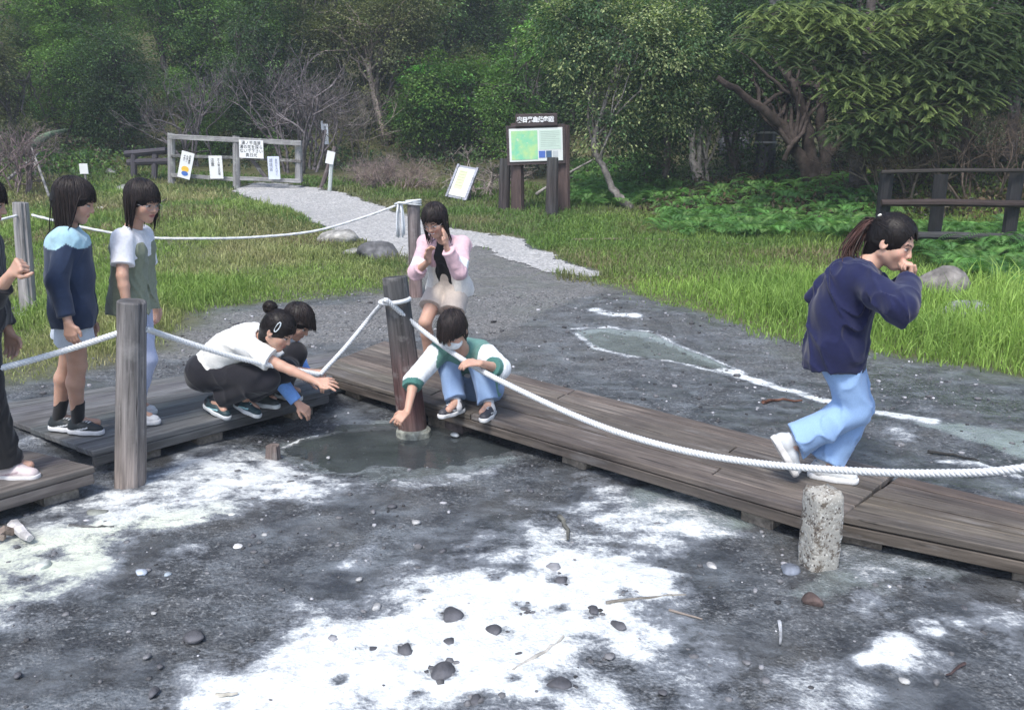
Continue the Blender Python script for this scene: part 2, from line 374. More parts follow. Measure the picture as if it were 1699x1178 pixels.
# vegetation and gravel
BANK = [(858, 398), (905, 425), (985, 462), (1050, 492), (1160, 515), (1290, 555), (1420, 580), (1560, 600), (1699, 622), (2300, 720), (2600, 500), (2300, 300), (1300, 300), (940, 360)]
LAWN = [(-900, 700), (-300, 660), (0, 640), (90, 625), (200, 600), (300, 560), (350, 515), (440, 502), (560, 492), (700, 470), (668, 425), (560, 385), (470, 345), (400, 322), (330, 305), (0, 300), (-900, 320)]
bankP = gpoly(BANK); lawnP = gpoly(LAWN)
sb = sdpoly(x, y, bankP)+wob; slw = sdpoly(x, y, lawnP)+wob*1.6
green = np.maximum(1-sstep(-.1, .12, sb), (1-sstep(-.25, .35, slw))*.9)
green = np.maximum(green, sstep(10.5, 12.5, y+wob*3))
PATHP = gpoly([(385, 318), (430, 303), (500, 308), (560, 320), (620, 338), (680, 360), (760, 382), (870, 398), (880, 408), (930, 430), (994, 455), (985, 464), (900, 450), (830, 425), (790, 408), (760, 425), (700, 440), (655, 424), (598, 400), (520, 370), (430, 338)])
sp = sdpoly(x, y, PATHP)+wob*.7
green *= sstep(-.05, .1, sp); green *= sstep(-.1, .1, sdpoly(x, y, gpoly([(655, 415), (780, 400), (880, 425), (960, 465), (900, 500), (700, 480), (690, 440)]))+wob)
GRAV = gpoly([(655, 415), (780, 400), (880, 425), (960, 465), (1010, 480), (900, 520), (820, 560), (760, 540), (690, 560), (560, 570), (420, 575), (300, 600), (200, 590), (330, 520), (560, 506), (670, 480), (690, 440)])
gravel = (1-green)*sstep(5.6, 6.6, y+wob)*.28
gravel = np.maximum(gravel, (1-sstep(-.1, .15, sdpoly(x, y, GRAV)+wob)))*(y > 5.2)*(1-green*.7)
z = H(x, y)+white*.012*(x > -9)*(y < 5)
me = mesh_np('ground', np.stack([x, y, z], 1), quads=(lambda i, j, W: np.stack([i*W+j, i*W+j+1, (i+1)*W+j+1, (i+1)*W+j], -1).reshape(-1, 4))(*np.meshgrid(np.arange(len(ys)-1), np.arange(len(xs)-1), indexing='ij'), len(xs)),
             attrs=dict(white=white, yel=yel, milk=milk, wet=wet, green=green, gravel=gravel))
m, n, p, o = newmat('ground_mud'); tc = texco(n)
nf = noise_node(n, tc, 46, 7, .7); mps = n.nodes.new('ShaderNodeMapping'); mps.inputs['Scale'].default_value = (.75, 1.25, 1); mps.inputs['Rotation'].default_value = (0, 0, .25); n.links.new(tc, mps.inputs[0]); nst = noise_node(n, mps.outputs[0], 5.5, 6, .6); nm_ = noise_node(n, tc, 7, 8, .72); nl_ = noise_node(n, tc, 1.6, 4, .6)
vo = n.nodes.new('ShaderNodeTexVoronoi'); vo.inputs['Scale'].default_value = 75; n.links.new(tc, vo.inputs['Vector'])
vo2 = n.nodes.new('ShaderNodeTexVoronoi'); vo2.inputs['Scale'].default_value = 34; n.links.new(tc, vo2.inputs['Vector'])
mud = mixc(n, mapr(n, nm_.outputs[0], .35, .68, 0, 1), (.038, .042, .046), (.130, .140, .152))
mud = mixc(n, mapr(n, nst.outputs[0], .52, .64, 0, .7), mud, (.17, .19, .21)); mud = mixc(n, mapr(n, nst.outputs[0], .46, .36, 0, .8), mud, (.030, .032, .036)); nsm = noise_node(n, tc, 2.3, 4, .6); dm = mapr(n, nsm.outputs[0], .44, .56, .12, 1); mud = mixc(n, mth(n, 'MULTIPLY', dm, mapr(n, nf.outputs[0], .54, .64, 0, .8)), mud, (.28, .29, .30)); mud = mixc(n, mth(n, 'MULTIPLY', dm, mapr(n, nf.outputs[0], .46, .37, 0, .8)), mud, (.024, .025, .028))
mud = mixc(n, mapr(n, nl_.outputs[0], .5, .72, 0, .6), mud, (.10, .095, .085))
grv = mixc(n, mapr(n, vo.outputs['Color'], .1, .9, 0, 1), (.06, .058, .056), (.31, .30, .29))
mud = mixc(n, mth(n, 'MULTIPLY', attr(n, 'gravel').outputs['Fac'], mapr(n, nf.outputs[0], .4, .55, .35, 1)), mud, grv)
soil = mixc(n, nm_.outputs[0], (.06, .075, .03), (.15, .135, .07))
c = mixc(n, attr(n, 'green').outputs['Fac'], mud, soil)
mk = mapr(n, mth(n, 'ADD', attr(n, 'milk').outputs['Fac'], mth(n, 'MULTIPLY', mth(n, 'SUBTRACT', nm_.outputs[0], .5), 1.0)), .3, .9, 0, .8)
c = mixc(n, mk, c, (.30, .36, .35))
wcol = mixc(n, attr(n, 'yel').outputs['Fac'], (.68, .71, .71), (.56, .60, .48))
wcol = mixc(n, mapr(n, vo2.outputs['Distance'], 0, .35, .3, 0), wcol, (.45, .46, .47)); nw = noise_node(n, tc, 16, 7, .75); wcol = mixc(n, mapr(n, nw.outputs[0], .52, .66, 0, .75), wcol, (.36, .37, .40)); nw2 = noise_node(n, tc, 90, 4, .7); wcol = mixc(n, mapr(n, nw2.outputs[0], .6, .7, 0, .6), wcol, (.22, .22, .24))
wm = mth(n, 'ADD', attr(n, 'white').outputs['Fac'], mth(n, 'ADD', mth(n, 'MULTIPLY', mth(n, 'SUBTRACT', nm_.outputs[0], .5), 1.1), mth(n, 'ADD', mth(n, 'MULTIPLY', mth(n, 'SUBTRACT', nst.outputs[0], .5), 1.6), mth(n, 'MULTIPLY', mth(n, 'SUBTRACT', nf.outputs[0], .5), .8))))
wm0 = wm
wm = mth(n, 'MULTIPLY', mapr(n, wm, .47, .74, 0, 1), mapr(n, attr(n, 'white').outputs['Fac'], .0, .2, 0, 1))
halo = mth(n, 'MULTIPLY', mapr(n, wm0, .12, .55, 0, .75), mapr(n, attr(n, 'white').outputs['Fac'], .0, .15, 0, 1)); c = mixc(n, halo, c, (.25, .27, .30))
c = mixc(n, wm, c, wcol)
n.links.new(c, p.inputs['Base Color'])
rg = mixc(n, attr(n, 'wet').outputs['Fac'], mixc(n, dm, (.26, .26, .26), (.55, .55, .55)), (.12, .12, .12)); n.links.new(mixc(n, mk, rg, (.15, .15, .15)), p.inputs['Roughness'])
hh = mth(n, 'ADD', mth(n, 'MULTIPLY', nf.outputs[0], .45), mth(n, 'ADD', nm_.outputs[0], mth(n, 'MULTIPLY', vo.outputs['Distance'], -.35)))
hh = mth(n, 'MULTIPLY', mth(n, 'MULTIPLY', hh, mapr(n, wm, 0, 1, 1, .4)), mapr(n, dm, .12, 1, .3, 1)); n_lg = noise_node(n, tc, 11, 5, .6); hh = mth(n, 'ADD', hh, mth(n, 'MULTIPLY', n_lg.outputs[0], .5))
bump(n, p, hh, .8, .024)
g_ob = link('ground', me, m); tag(g_ob, 'dark volcanic mud with white mineral crust, turf and forest floor', None, None, 'structure')
# path: its own draped sheet
gx = np.arange(-8, 2.4, .03); gy = np.arange(8, 22, .04); PX, PY = np.meshgrid(gx, gy); px_, py_ = PX.ravel(), PY.ravel()
wb2 = (fbm(px_*3, py_*3, 31)-.5)*.35+(fbm(px_*14, py_*14, 36)-.5)*.22; inside = sdpoly(px_, py_, PATHP)+wb2 < .02
W = len(gx); I, J = np.meshgrid(np.arange(len(gy)-1), np.arange(W-1), indexing='ij'); q = np.stack([I*W+J, I*W+J+1, (I+1)*W+J+1, (I+1)*W+J], -1).reshape(-1, 4)
q = q[inside[q].all(1)]; used = np.unique(q); rm = np.full(px_.size, -1); rm[used] = np.arange(len(used))
pv = np.stack([px_, py_, H(px_, py_)+.008], 1)[used]
m, n, p, o = newmat('path_gravel'); tc = texco(n); vo = n.nodes.new('ShaderNodeTexVoronoi'); vo.inputs['Scale'].default_value = 32; n.links.new(tc, vo.inputs['Vector'])
nn = noise_node(n, tc, 3, 5); c = mixc(n, mapr(n, vo.outputs['Color'], .1, .9, 0, 1), (.24, .24, .24), (.56, .55, .54)); c = mixc(n, mapr(n, nn.outputs[0], .35, .65, 0, .5), c, (.30, .30, .30))
n.links.new(c, p.inputs['Base Color']); p.inputs['Roughness'].default_value = .95; bump(n, p, vo.outputs['Distance'], .8, .02)
link('path', mesh_np('path', pv, rm[q]), m)['kind'] = 'structure'
bpy.data.objects['path']['label'] = 'pale grey gravel footpath leading to the wooden gate'
# water sheets
def watermat(name, col, rough, tr=.0, alpha=1.):
    m, n, p, o = newmat(name); nn = noise_node(n, texco(n), 5, 5); c = mixc(n, mapr(n, nn.outputs[0], .35, .65, 0, 1), tuple(.75*k for k in col), tuple(1.3*k for k in col))
    n.links.new(c, p.inputs['Base Color']); p.inputs['Roughness'].default_value = rough; p.inputs['Specular IOR Level'].default_value = .6
    p.inputs['Alpha'].default_value = alpha; n2 = noise_node(n, texco(n), 26, 3); bump(n, p, n2.outputs[0], .12, .01); return m
def sheet(name, pts, zz, mat, label, drape=False):
    P = np.array([atz(u, v, zz)[:2] for u, v in pts]); lo = P.min(0)-.1; hi = P.max(0)+.1
    ax = np.arange(lo[0], hi[0], .025); ay = np.arange(lo[1], hi[1], .025); XX, YY = np.meshgrid(ax, ay); a, b = XX.ravel(), YY.ravel()
    ins = sdpoly(a, b, P)+(fbm(a*5, b*5, 3)-.5)*.18 < 0; W = len(ax)
    I, J = np.meshgrid(np.arange(len(ay)-1), np.arange(W-1), indexing='ij'); q = np.stack([I*W+J, I*W+J+1, (I+1)*W+J+1, (I+1)*W+J], -1).reshape(-1, 4)
    q = q[ins[q].all(1)]; u_ = np.unique(q); r = np.full(a.size, -1); r[u_] = np.arange(len(u_))
    ob = link(name, mesh_np(name, np.stack([a, b, H(a, b)+.007 if drape else np.full(a.size, zz)], 1)[u_], r[q]), mat); tag(ob, label, None, None, 'structure')
sheet('water', [(470, 748), (510, 725), (570, 706), (650, 700), (760, 710), (845, 742), (850, 768), (790, 788), (700, 795), (620, 792), (540, 778)], ZM-.012, watermat('spring_water', (.055, .064, .068), .04, alpha=.78), 'dark green spring pool beneath the reaching hands')
sheet('water', [(960, 567), (1010, 563), (1080, 571), (1140, 590), (1230, 618), (1130, 602), (1050, 594), (990, 583)], .205, watermat('runnel_water', (.17, .19, .185), .08, alpha=.5), 'shallow milky green puddle behind the boardwalk', True)
# ================================================================== BOARDWALKS
def lerp(a, b, t): return a+(b-a)*t
def deck_section(F0, F1, K0, K1, n, label, tint, top=DZ, blocks=(), th=.035):
    F0, F1, K0, K1 = [np.asarray(p) for p in (F0, F1, K0, K1)]
    root = empty('boardwalk', (*((F0+F1)/2), 0), label, 'boardwalk', 'boardwalk sections'); og = V3(*((F0+F1)/2), 0)
    m = MB(); g = .0035
    for i in range(n):
        # boards come in lengths; stagger their butt joints
        w0 = i/n; w1 = (i+1)/n; L = np.linalg.norm(F1-F0); cuts = [0.]
        pos = rng.uniform(.9, 2.2)
        while pos < L-.6: cuts.append(pos/L); pos += rng.uniform(1.9, 2.4)
        cuts.append(1.)
        if n <= 5: cuts = [0., 1.]
        for k in range(len(cuts)-1):
            a, b = cuts[k]+(.0012 if k else 0), cuts[k+1]-.0012
            p = [lerp(lerp(F0, F1, s), lerp(K0, K1, s), t) for s, t in ((a, w0), (b, w0), (b, w1), (a, w1))]
            dn = nrm(p[3]-p[0]); e = g
            p[0] = p[0]+dn*e; p[1] = p[1]+dn*e; p[2] = p[2]-dn*e; p[3] = p[3]-dn*e
            zt = top+rng.normal(0, .0018); V = [[*q, zz] for zz in (zt-th, zt+0) for q in p]
            Q = [[0, 3, 2, 1], [4, 5, 6, 7], [0, 1, 5, 4], [1, 2, 6, 5], [2, 3, 7, 6], [3, 0, 4, 7]]
            ll = np.linalg.norm(p[1]-p[0]); ww = np.linalg.norm(p[3]-p[0]); ro = rng.uniform(0, 40)
            uv = [[0, 0], [ll, 0], [ll, ww], [0, ww]]*2; uv = np.array(uv, float)+ro; uv[:4, 1] += .03
            c = np.array(tint)*rng.uniform(.72, 1.3)*np.array([1+rng.normal(0, .03), 1, 1+rng.normal(0, .03)])
            m.add(V, Q, None, c, uv)
    d = m.build('decking', M_wood, root, og)
    bv = d.modifiers.new('bevel', 'BEVEL'); bv.width = .004; bv.segments = 1
    dr = nrm(F1-F0); inn = nrm(K0-F0); inn = nrm(inn-dr*(inn@dr)); Lf = np.linalg.norm(F1-F0)
    for (s0, s1, off) in ((F0, F1, .022), (K0, K1, -.03)):
        b = MB(); c0 = (s0+s1)/2+inn*off; ln = np.linalg.norm(s1-s0); dd = nrm(s1-s0)
        b.box([*c0, top-th-.032], [ln-.02, .035, .056], R=np.stack([V3(*dd, 0), V3(-dd[1], dd[0], 0), V3(0, 0, 1)], 1), col=np.array(tint)*.8, bev=.004)
        b.build('edge_beam', M_wood, root, og)
    for (s, col) in blocks:
        c = lerp(F0, F1, s)+inn*.13; zb = Hs(*c)-.05; h = top-th-.062-zb
        b = MB(); b.box([*c, zb+h/2], [.17, .15, h], R=rotz(math.atan2(dr[1], dr[0])), col=col, bev=.008, jit=.003); b.build('support_block', M_conc, root, og)
        c = c+inn*.55; b = MB(); b.box([*c, zb+h/2], [.17, .15, h], R=rotz(math.atan2(dr[1], dr[0])), col=col, bev=.008, jit=.003); b.build('support_block', M_conc, root, og)
    return root
GW = (.118, .120, .122)
blk = (.22, .19, .16)
deck_section(g2(520, 613), g2(1390, 864), g2(638, 565), g2(1488, 782), 7, 'long boardwalk section running from the spring corner to the running girl', (.125, .106, .092),
             blocks=((.10, blk), (.33, blk), (.37, (.12, .1, .1)), (.62, blk), (.9, blk)))
deck_section(g2(1394, 853), g2(2000, 975), g2(1493, 786), g2(2000, 905), 6, 'short boardwalk section continuing past the lichen covered stub to the right edge', (.15, .126, .105), top=DZ-.012, blocks=((.07, blk), (.6, blk)))
deck_section(g2(548, 645), g2(152, 747), g2(560, 582), g2(-40, 674), 8, 'boardwalk section under the crouching pair and the standing girls', GW, top=DZ-.006, blocks=((.12, blk), (.55, blk), (.8, blk)))
deck_section(g2(158, 775), g2(-260, 893), g2(44, 748), g2(-420, 832), 3, 'protruding boardwalk edge at the far left below the white sneaker', (.17, .15, .14), top=DZ+.006, blocks=((.15, (.26, .23, .2)), (.6, blk)))

# ================================================================== POSTS
def log_post(name, base, top, r0, r1, label, cat, cols, mat, group=None, sections=15, rough=.035, extra=None):
    base = np.asarray(base, float); top = np.asarray(top, float); root = None
    m = MB(); n = 26; t = np.linspace(0, 1, sections); P = base+(top-base)*t[:, None]
    P = np.vstack([P, top+nrm(top-base)*.006]); R = np.append(r0+(r1-r0)*t, r1*.9); R[-2] = r1*.985
    th = np.linspace(0, 2*math.pi, n, endpoint=False); prof = 1+rng.normal(0, rough*.35, n)
    cr = rng.choice(n, 5, replace=False); prof[cr] -= rng.uniform(.06, .14, 5)          # drying cracks
    axis = nrm(top-base); a = nrm(np.cross(axis, [0, 1, 0])); b = np.cross(axis, a)
    wv = 1+.02*np.sin(t*5+rng.uniform(0, 6)); wv = np.append(wv, 1)
    V = P[:, None]+(R*wv)[:, None, None]*prof[None, :, None]*(np.cos(th)[None, :, None]*a+np.sin(th)[None, :, None]*b)
    m_ = len(P); V = V.reshape(-1, 3); i = np.arange(m_-1)[:, None]*n; j = np.arange(n)[None]; j2 = (j+1) % n
    Q = np.stack([i+j, i+j2, i+n+j2, i+n+j], -1).reshape(-1, 4); L = np.linalg.norm(top-base)
    c0 = np.array(cols, float); cc = np.array([[np.interp(q, np.linspace(0, 1, len(c0)), c0[:, k]) for k in range(3)] for q in np.append(t, 1)])
    C = np.repeat(cc, n, 0); uv = np.stack([np.repeat(np.append(t, 1.02)*L, n), np.tile(th*r0, m_)], 1)
    V = np.vstack([V, top+axis*.004]); k = m_*n; T = [[k, (m_-1)*n+q, (m_-1)*n+(q+1) % n] for q in range(n)]
    C = np.vstack([C, cc[-1:]*.6]); C[(m_-1)*n:] *= .75; uv = np.vstack([uv, [[0, 0]]])
    m.add(V, Q, T, C, uv); o = m.build(name, mat, None, base, smooth=False, loc=base)
    for p in o.data.polygons: p.use_smooth = len(p.vertices) == 4 and False
    return tag(o, label, cat, group)
GP = 'rope posts round the hot spring'
p1b = atz(215, 805, ZM); p1t = aty(219, 501, p1b[1]-.02)
log_post('rope_post', p1b-V3(0, 0, .05), p1t, .079, .073, 'weathered grey brown log post standing in front of the vest girl', 'post', [(.24, .20, .18), (.18, .162, .155), (.20, .188, .186), (.155, .15, .152)], M_post, GP)
p2b = np.append(aty(686, 703, 5.03)[:2], ZM); p2t = aty(655, 461, p2b[1]+.05)
log_post('rope_post', p2b-V3(0, 0, .05), p2t, .092, .080, 'dark reddish log post leaning left beside the masked girl', 'post', [(.13, .10, .09), (.105, .052, .05), (.095, .055, .052), (.075, .066, .066), (.07, .07, .072), (.08, .08, .082)], M_post, GP)
p3b = ground(47, 517); p3t = aty(34, 337, p3b[1])
log_post('rope_post', p3b-V3(0, 0, .05), p3t, .078, .070, 'pale grey log post in the lawn at the far left', 'post', [(.3, .28, .28), (.33, .31, .31), (.28, .27, .27)], M_post, GP)
p4b = ground(690, 492); p4t = aty(686, 334, p4b[1])
log_post('rope_post', p4b-V3(0, 0, .05), p4t, .072, .066, 'dark log post wound with white rope behind the pink jacket girl', 'post', [(.2, .14, .13), (.16, .13, .13), (.2, .18, .18)], M_post, GP)
# base collar, stub
m = MB(); b = p2b; m.tube([b+V3(.0, -.0, -.03), b+V3(0, 0, .022), b+V3(0, 0, .038)], [.115, .11, .095], 18, (.24, .25, .22), rough=.03); tag(m.build('stone_collar', M_conc, None, b, loc=b), 'pale round concrete collar at the foot of the reddish post', 'collar')
sb_ = np.append(aty(1358, 918, 3.25)[:2], ZM); R = rotz(.25)
m = MB(); zz = np.linspace(-.05, .335, 16)
def stub_mesh():
    V = []; n = 24; th = np.linspace(0, 2*math.pi, n, endpoint=False)
    for k, z_ in enumerate(np.append(zz, [.35, .355])):
        s = .070 if k < 16 else (.060 if k == 16 else .025)
        q = np.stack([np.sign(np.cos(th))*np.abs(np.cos(th))**.45, np.sign(np.sin(th))*np.abs(np.sin(th))**.45], 1)
        rr = s*(1+.09*(fbm(th*1.2+5, np.full(n, z_*9), 4)-.5)*2+.05*(fbm(th*6, np.full(n, z_*40), 5)-.5)*2)
        V.append(np.column_stack([q*rr[:, None], np.full(n, z_)+(rng.normal(0, .004, n) if k > 14 else 0)]))
    V = np.vstack(V); m_ = 18; i = np.arange(m_-1)[:, None]*n; j = np.arange(n)[None]; j2 = (j+1) % n
    Q = np.stack([i+j, i+j2, i+n+j2, i+n+j], -1).reshape(-1, 4); V = np.vstack([V, [[0, 0, .356]]]); k = m_*n
    return V, Q, [[k, (m_-1)*n+q, (m_-1)*n+(q+1) % n] for q in range(n)]
V, Q, T = stub_mesh(); z_ = V[:, 2]
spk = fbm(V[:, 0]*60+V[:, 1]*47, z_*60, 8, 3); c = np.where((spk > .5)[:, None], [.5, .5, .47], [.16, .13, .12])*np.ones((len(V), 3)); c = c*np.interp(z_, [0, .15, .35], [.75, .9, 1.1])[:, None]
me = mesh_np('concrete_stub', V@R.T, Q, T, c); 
m_, n, p, o_ = newmat('lichen_stub'); vo = n.nodes.new('ShaderNodeTexVoronoi'); vo.inputs['Scale'].default_value = 42; n.links.new(texco(n), vo.inputs['Vector'])
n1 = noise_node(n, texco(n), 22, 6, .7); n2_ = noise_node(n, texco(n), 70, 4, .7)
c = mixc(n, mapr(n, n1.outputs[0], .42, .5, 0, 1), (.13, .11, .09), (.36, .35, .32)); c = mixc(n, mapr(n, n2_.outputs[0], .56, .62, 0, 1), c, (.58, .58, .55)); c = mixc(n, mapr(n, vo.outputs['Distance'], .18, .25, .9, 0), c, (.06, .05, .05))
n.links.new(c, p.inputs['Base Color']); p.inputs['Roughness'].default_value = .9; bump(n, p, n1.outputs[0], .9, .012)
tag(link('stub_post', me, m_, None, sb_), 'square lichen covered stub post in front of the boardwalk joint', 'stub post')

# ================================================================== ROPES
def spline(P, n):
    P = np.asarray(P, float); P = np.vstack([2*P[0]-P[1], P, 2*P[-1]-P[-2]]); out = []
    for i in range(1, len(P)-2):
        t = np.linspace(0, 1, n, endpoint=False)[:, None]; a, b, c, d = P[i-1:i+3]
        out.append(.5*((2*b)+(c-a)*t+(2*a-5*b+4*c-d)*t*t+(3*b-a-3*c+d)*t**3))
    return np.vstack(out+[P[-2][None]])
def resamp(P, step):
    L = np.concatenate([[0], np.cumsum(np.linalg.norm(np.diff(P, axis=0), axis=1))]); s = np.arange(0, L[-1], step)
    return np.stack([np.interp(s, L, P[:, k]) for k in range(3)], 1)
def rope(P, r, label, pitch=.055, strands=3, col=(.62, .64, .66), name='rope', group=None, step=.006):
    P = resamp(spline(P, 14), step); T = np.gradient(P, axis=0); T /= np.linalg.norm(T, axis=1)[:, None]
    N = np.cross([0, 0, 1], T); N /= np.linalg.norm(N, axis=1)[:, None]+1e-9; B = np.cross(T, N); s = np.arange(len(P))*step
    m = MB(); o = P[0].copy()
    for k in range(strands):
        a = 2*math.pi*(s/pitch+k/strands); Q = P+r*.50*(np.cos(a)[:, None]*N+np.sin(a)[:, None]*B)
        m.tube(Q, r*.56, 7, np.array(col)*rng.uniform(.93, 1.05))
    ob = m.build(name, M_rope, None, o, smooth=True, loc=o); return tag(ob, label, 'rope', group)
GR = 'white ropes strung round the hot spring'
yp1 = p1b[1]; yp2 = p2b[1]
ropeL = [aty(-330, 668, 3.1), aty(-150, 640, 3.5), aty(0, 611, 3.85), aty(100, 584, 4.08), aty(205, 550, yp1-.05)]
rope(ropeL, .0165, 'twisted white rope rising from the left edge to the grey brown post', group=GR)
hand_rope = aty(531, 622, 4.92)
rope([aty(243, 546, yp1-.0), aty(290, 562, 4.42), aty(400, 595, 4.66), hand_rope], .0165, 'twisted white rope sagging from the grey brown post to the gripping hand', group=GR)
rope([hand_rope, aty(575, 574, 5.12), aty(612, 529, 5.28), aty(640, 497, yp2-.10)], .0145, 'white rope climbing from the gripping hand to the reddish post', group=GR)
rr_pts = [(640, 497, yp2-.11), (700, 548, 5.05), (780, 604, 4.7), (880, 656, 4.35), (1000, 708, 4.0), (1120, 744, 3.72), (1240, 766, 3.5), (1380, 779, 3.27), (1540, 785, 3.05), (1699, 776, 2.86), (1950, 722, 2.62), (2300, 600, 2.40)]
rope([aty(*q) for q in rr_pts], .0165, 'long twisted white rope sagging from the reddish post past the runner', group=GR)
# rope wraps round the posts (lashings belong to the post they are tied on)
def ring(c, r, rr, parent, n=30, tilt=0.0):
    th = np.linspace(0, 2*math.pi, n); P = c+np.stack([r*np.cos(th), r*np.sin(th), tilt*np.cos(th)], 1)
    m = MB(); m.tube(P, rr, 7, (.62, .64, .66), cap=False); o = m.build('rope_lashing', M_rope, parent, np.array(parent.location), smooth=True); return o
posts = [o for o in bpy.data.objects if o.name.startswith('rope_post')]
ring(aty(655, 499, yp2+.01), .092, .014, posts[1], tilt=.01)
for dz_ in (0, .018, .035): ring(p4t+V3(0, 0, -.03+dz_), .078, .010, posts[3], tilt=.008*(dz_*50-1))
rope([aty(672, 336, p4b[1]-.06), aty(600, 362, p4b[1]-.1), aty(520, 384, p4b[1]-.3), aty(420, 394, p4b[1]-.5), aty(330, 396, 8.0), aty(240, 394, 7.9), aty(150, 380, 7.8), aty(52, 357, p3b[1]-.08)], .014, 'thin white rope sagging across the lawn behind the girls', group=GR, step=.012, pitch=.04)
rope([aty(28, 358, p3b[1]-.08), aty(-60, 378, 7.6), aty(-200, 390, 7.4)], .013, 'white rope end leaving the pale post at the left edge', group=GR, step=.012, pitch=.04)
m = MB(); c = aty(664, 362, p4b[1]-.12)
for k in range(9):
    dx = rng.uniform(-.035, .035); dy = rng.uniform(-.02, .02)
    m.tube([c+V3(dx*.4, dy, .16), c+V3(dx, dy, .05), c+V3(dx*1.2, dy, -.08), c+V3(dx*1.1, dy, -.19+rng.uniform(-.02, .02))], .010, 6, (.66, .69, .72))
m.tube([c+V3(-.05, 0, .14), c+V3(0, -.03, .16), c+V3(.05, 0, .15), c+V3(.13, .0, .17)], .014, 6, (.66, .69, .72))
tag(m.build('rope_bundle', M_rope, None, c, smooth=True, loc=c), 'hanging bundle of spare white rope beside the wound post', 'rope bundle')

# ================================================================== SIGNS AND FENCES IN THE BACKGROUND
def text(body, size, mat, parent, loc, R, name='lettering', ext=.002, sx=1.0, align='CENTER', bold=0.0):
    cu = bpy.data.curves.new('t', 'FONT'); cu.body = body; cu.size = size; cu.align_x = align; cu.align_y = 'CENTER'; cu.extrude = ext; cu.offset = bold; cu.resolution_u = 2
    to = bpy.data.objects.new('t', cu); COL.objects.link(to); bpy.context.view_layer.update()
    me = bpy.data.meshes.new_from_object(to.evaluated_get(bpy.context.evaluated_depsgraph_get())); bpy.data.objects.remove(to); bpy.data.curves.remove(cu)
    me.name = name; M = Matrix([list(R[0]), list(R[1]), list(R[2])]).to_4x4(); me.transform(Matrix.Diagonal((sx, 1, 1, 1))); me.transform(M); me.materials.clear()
    o = bpy.data.objects.new(name, me); COL.objects.link(o); me.materials.append(mat); o.parent = parent; o.location = loc; return o
def flatmat(name, col, rough=.5):
    m, n, p, o = newmat(name); t = noise_node(n, texco(n), 6, 4); n.links.new(mixc(n, mapr(n, t.outputs[0], .3, .7, 0, 1), tuple(.93*k for k in col), tuple(min(1, 1.05*k) for k in col)), p.inputs['Base Color'])
    p.inputs['Roughness'].default_value = rough; return m
K_ = flatmat('black_ink', (.03, .03, .035)); K_blue = flatmat('blue_ink', (.06, .16, .50)); K_yel = flatmat('yellow_ink', (.80, .50, .06)); K_white = flatmat('white_letters', (.75, .76, .78)); K_grey = flatmat('grey_ink', (.25, .27, .33))
def panel(c, wd, ht, rot=0., yaw=0., tilt=0.):
    """frame of an upright board facing -Y: x right, y up, z towards the camera"""
    R0 = np.array([[1, 0, 0], [0, 0, -1], [0, 1, 0.]]); cr, sr = math.cos(rot), math.sin(rot); Rz = np.array([[cr, -sr, 0], [sr, cr, 0], [0, 0, 1.]])
    ct, st = math.cos(tilt), math.sin(tilt); Rx = np.array([[1, 0, 0], [0, ct, -st], [0, st, ct]]); return rotz(yaw)@R0@Rx@Rz
def disc(m, c, R, r, z, col, n=24, squash=1., half=False):
    th = np.linspace(0, math.pi if half else 2*math.pi, n, endpoint=half); V = np.stack([r*np.cos(th), squash*r*np.sin(th), np.full(len(th), z)], 1); V = np.vstack([V, [[0, 0, z]]])
    T = [[len(th), i, (i+1) % len(th)] for i in range(len(th)-(1 if half else 0))]; m.add(V@R.T+c, None, T, col)
pe = aty(2312, 590, 2.38); log_post('rope_post', (pe[0], pe[1], Hs(pe[0], pe[1])-.05), pe+V3(0, 0, .06), .08, .074, 'grey log post at the far right end of the long white rope', 'post', [(.2, .19, .18), (.18, .17, .17)], M_post, GP)
# --- wooden gate
gy_ = 19.2
gpts = [ground(284, 300), ground(393, 312), ground(495, 300)]
gm = gpts[1]; yg = gm[1]; ppm = F_PX/((yg)*math.cos(PITCH)+(1.8-gm[2])*math.sin(PITCH))
root = empty('wooden_gate', gm, 'grey timber gate with three posts carrying white notice boards', 'gate')
GC = (.25, .245, .25)
for (u, vt, vb, yy) in ((284, 221, 305, yg+.1), (392, 226, 314, yg), (495, 234, 302, yg+.1)):
    tp = aty(u, vt, yy); bt = aty(u+1, vb, yy); m = MB(); m.tube([bt, (bt+tp)/2, tp], [.085, .08, .078], 10, GC, rough=.05)
    m.build('post', M_postl, root, gm)
def rail(u0, v0, u1, v1, dy, th=.09, nm='rail', col=GC):
    a = aty(u0, v0, yg+dy); b = aty(u1, v1, yg+dy); m = MB(); L = np.linalg.norm(b-a); m.box((a+b)/2, [L, .05, th], R=frame(b-a), col=col, bev=.008); return m.build(nm, M_postl, root, gm)
rail(280, 227, 500, 238, -.06, .11); rail(284, 259, 392, 262, .02, .07, col=(.12, .12, .12)); rail(394, 262, 500, 268, .02, .07, col=(.12, .11, .11))
rail(284, 291, 392, 298, .0, .09); rail(394, 296, 500, 301, .0, .09); rail(416, 262, 444, 299, .03, .09, 'brace', (.09, .08, .08))
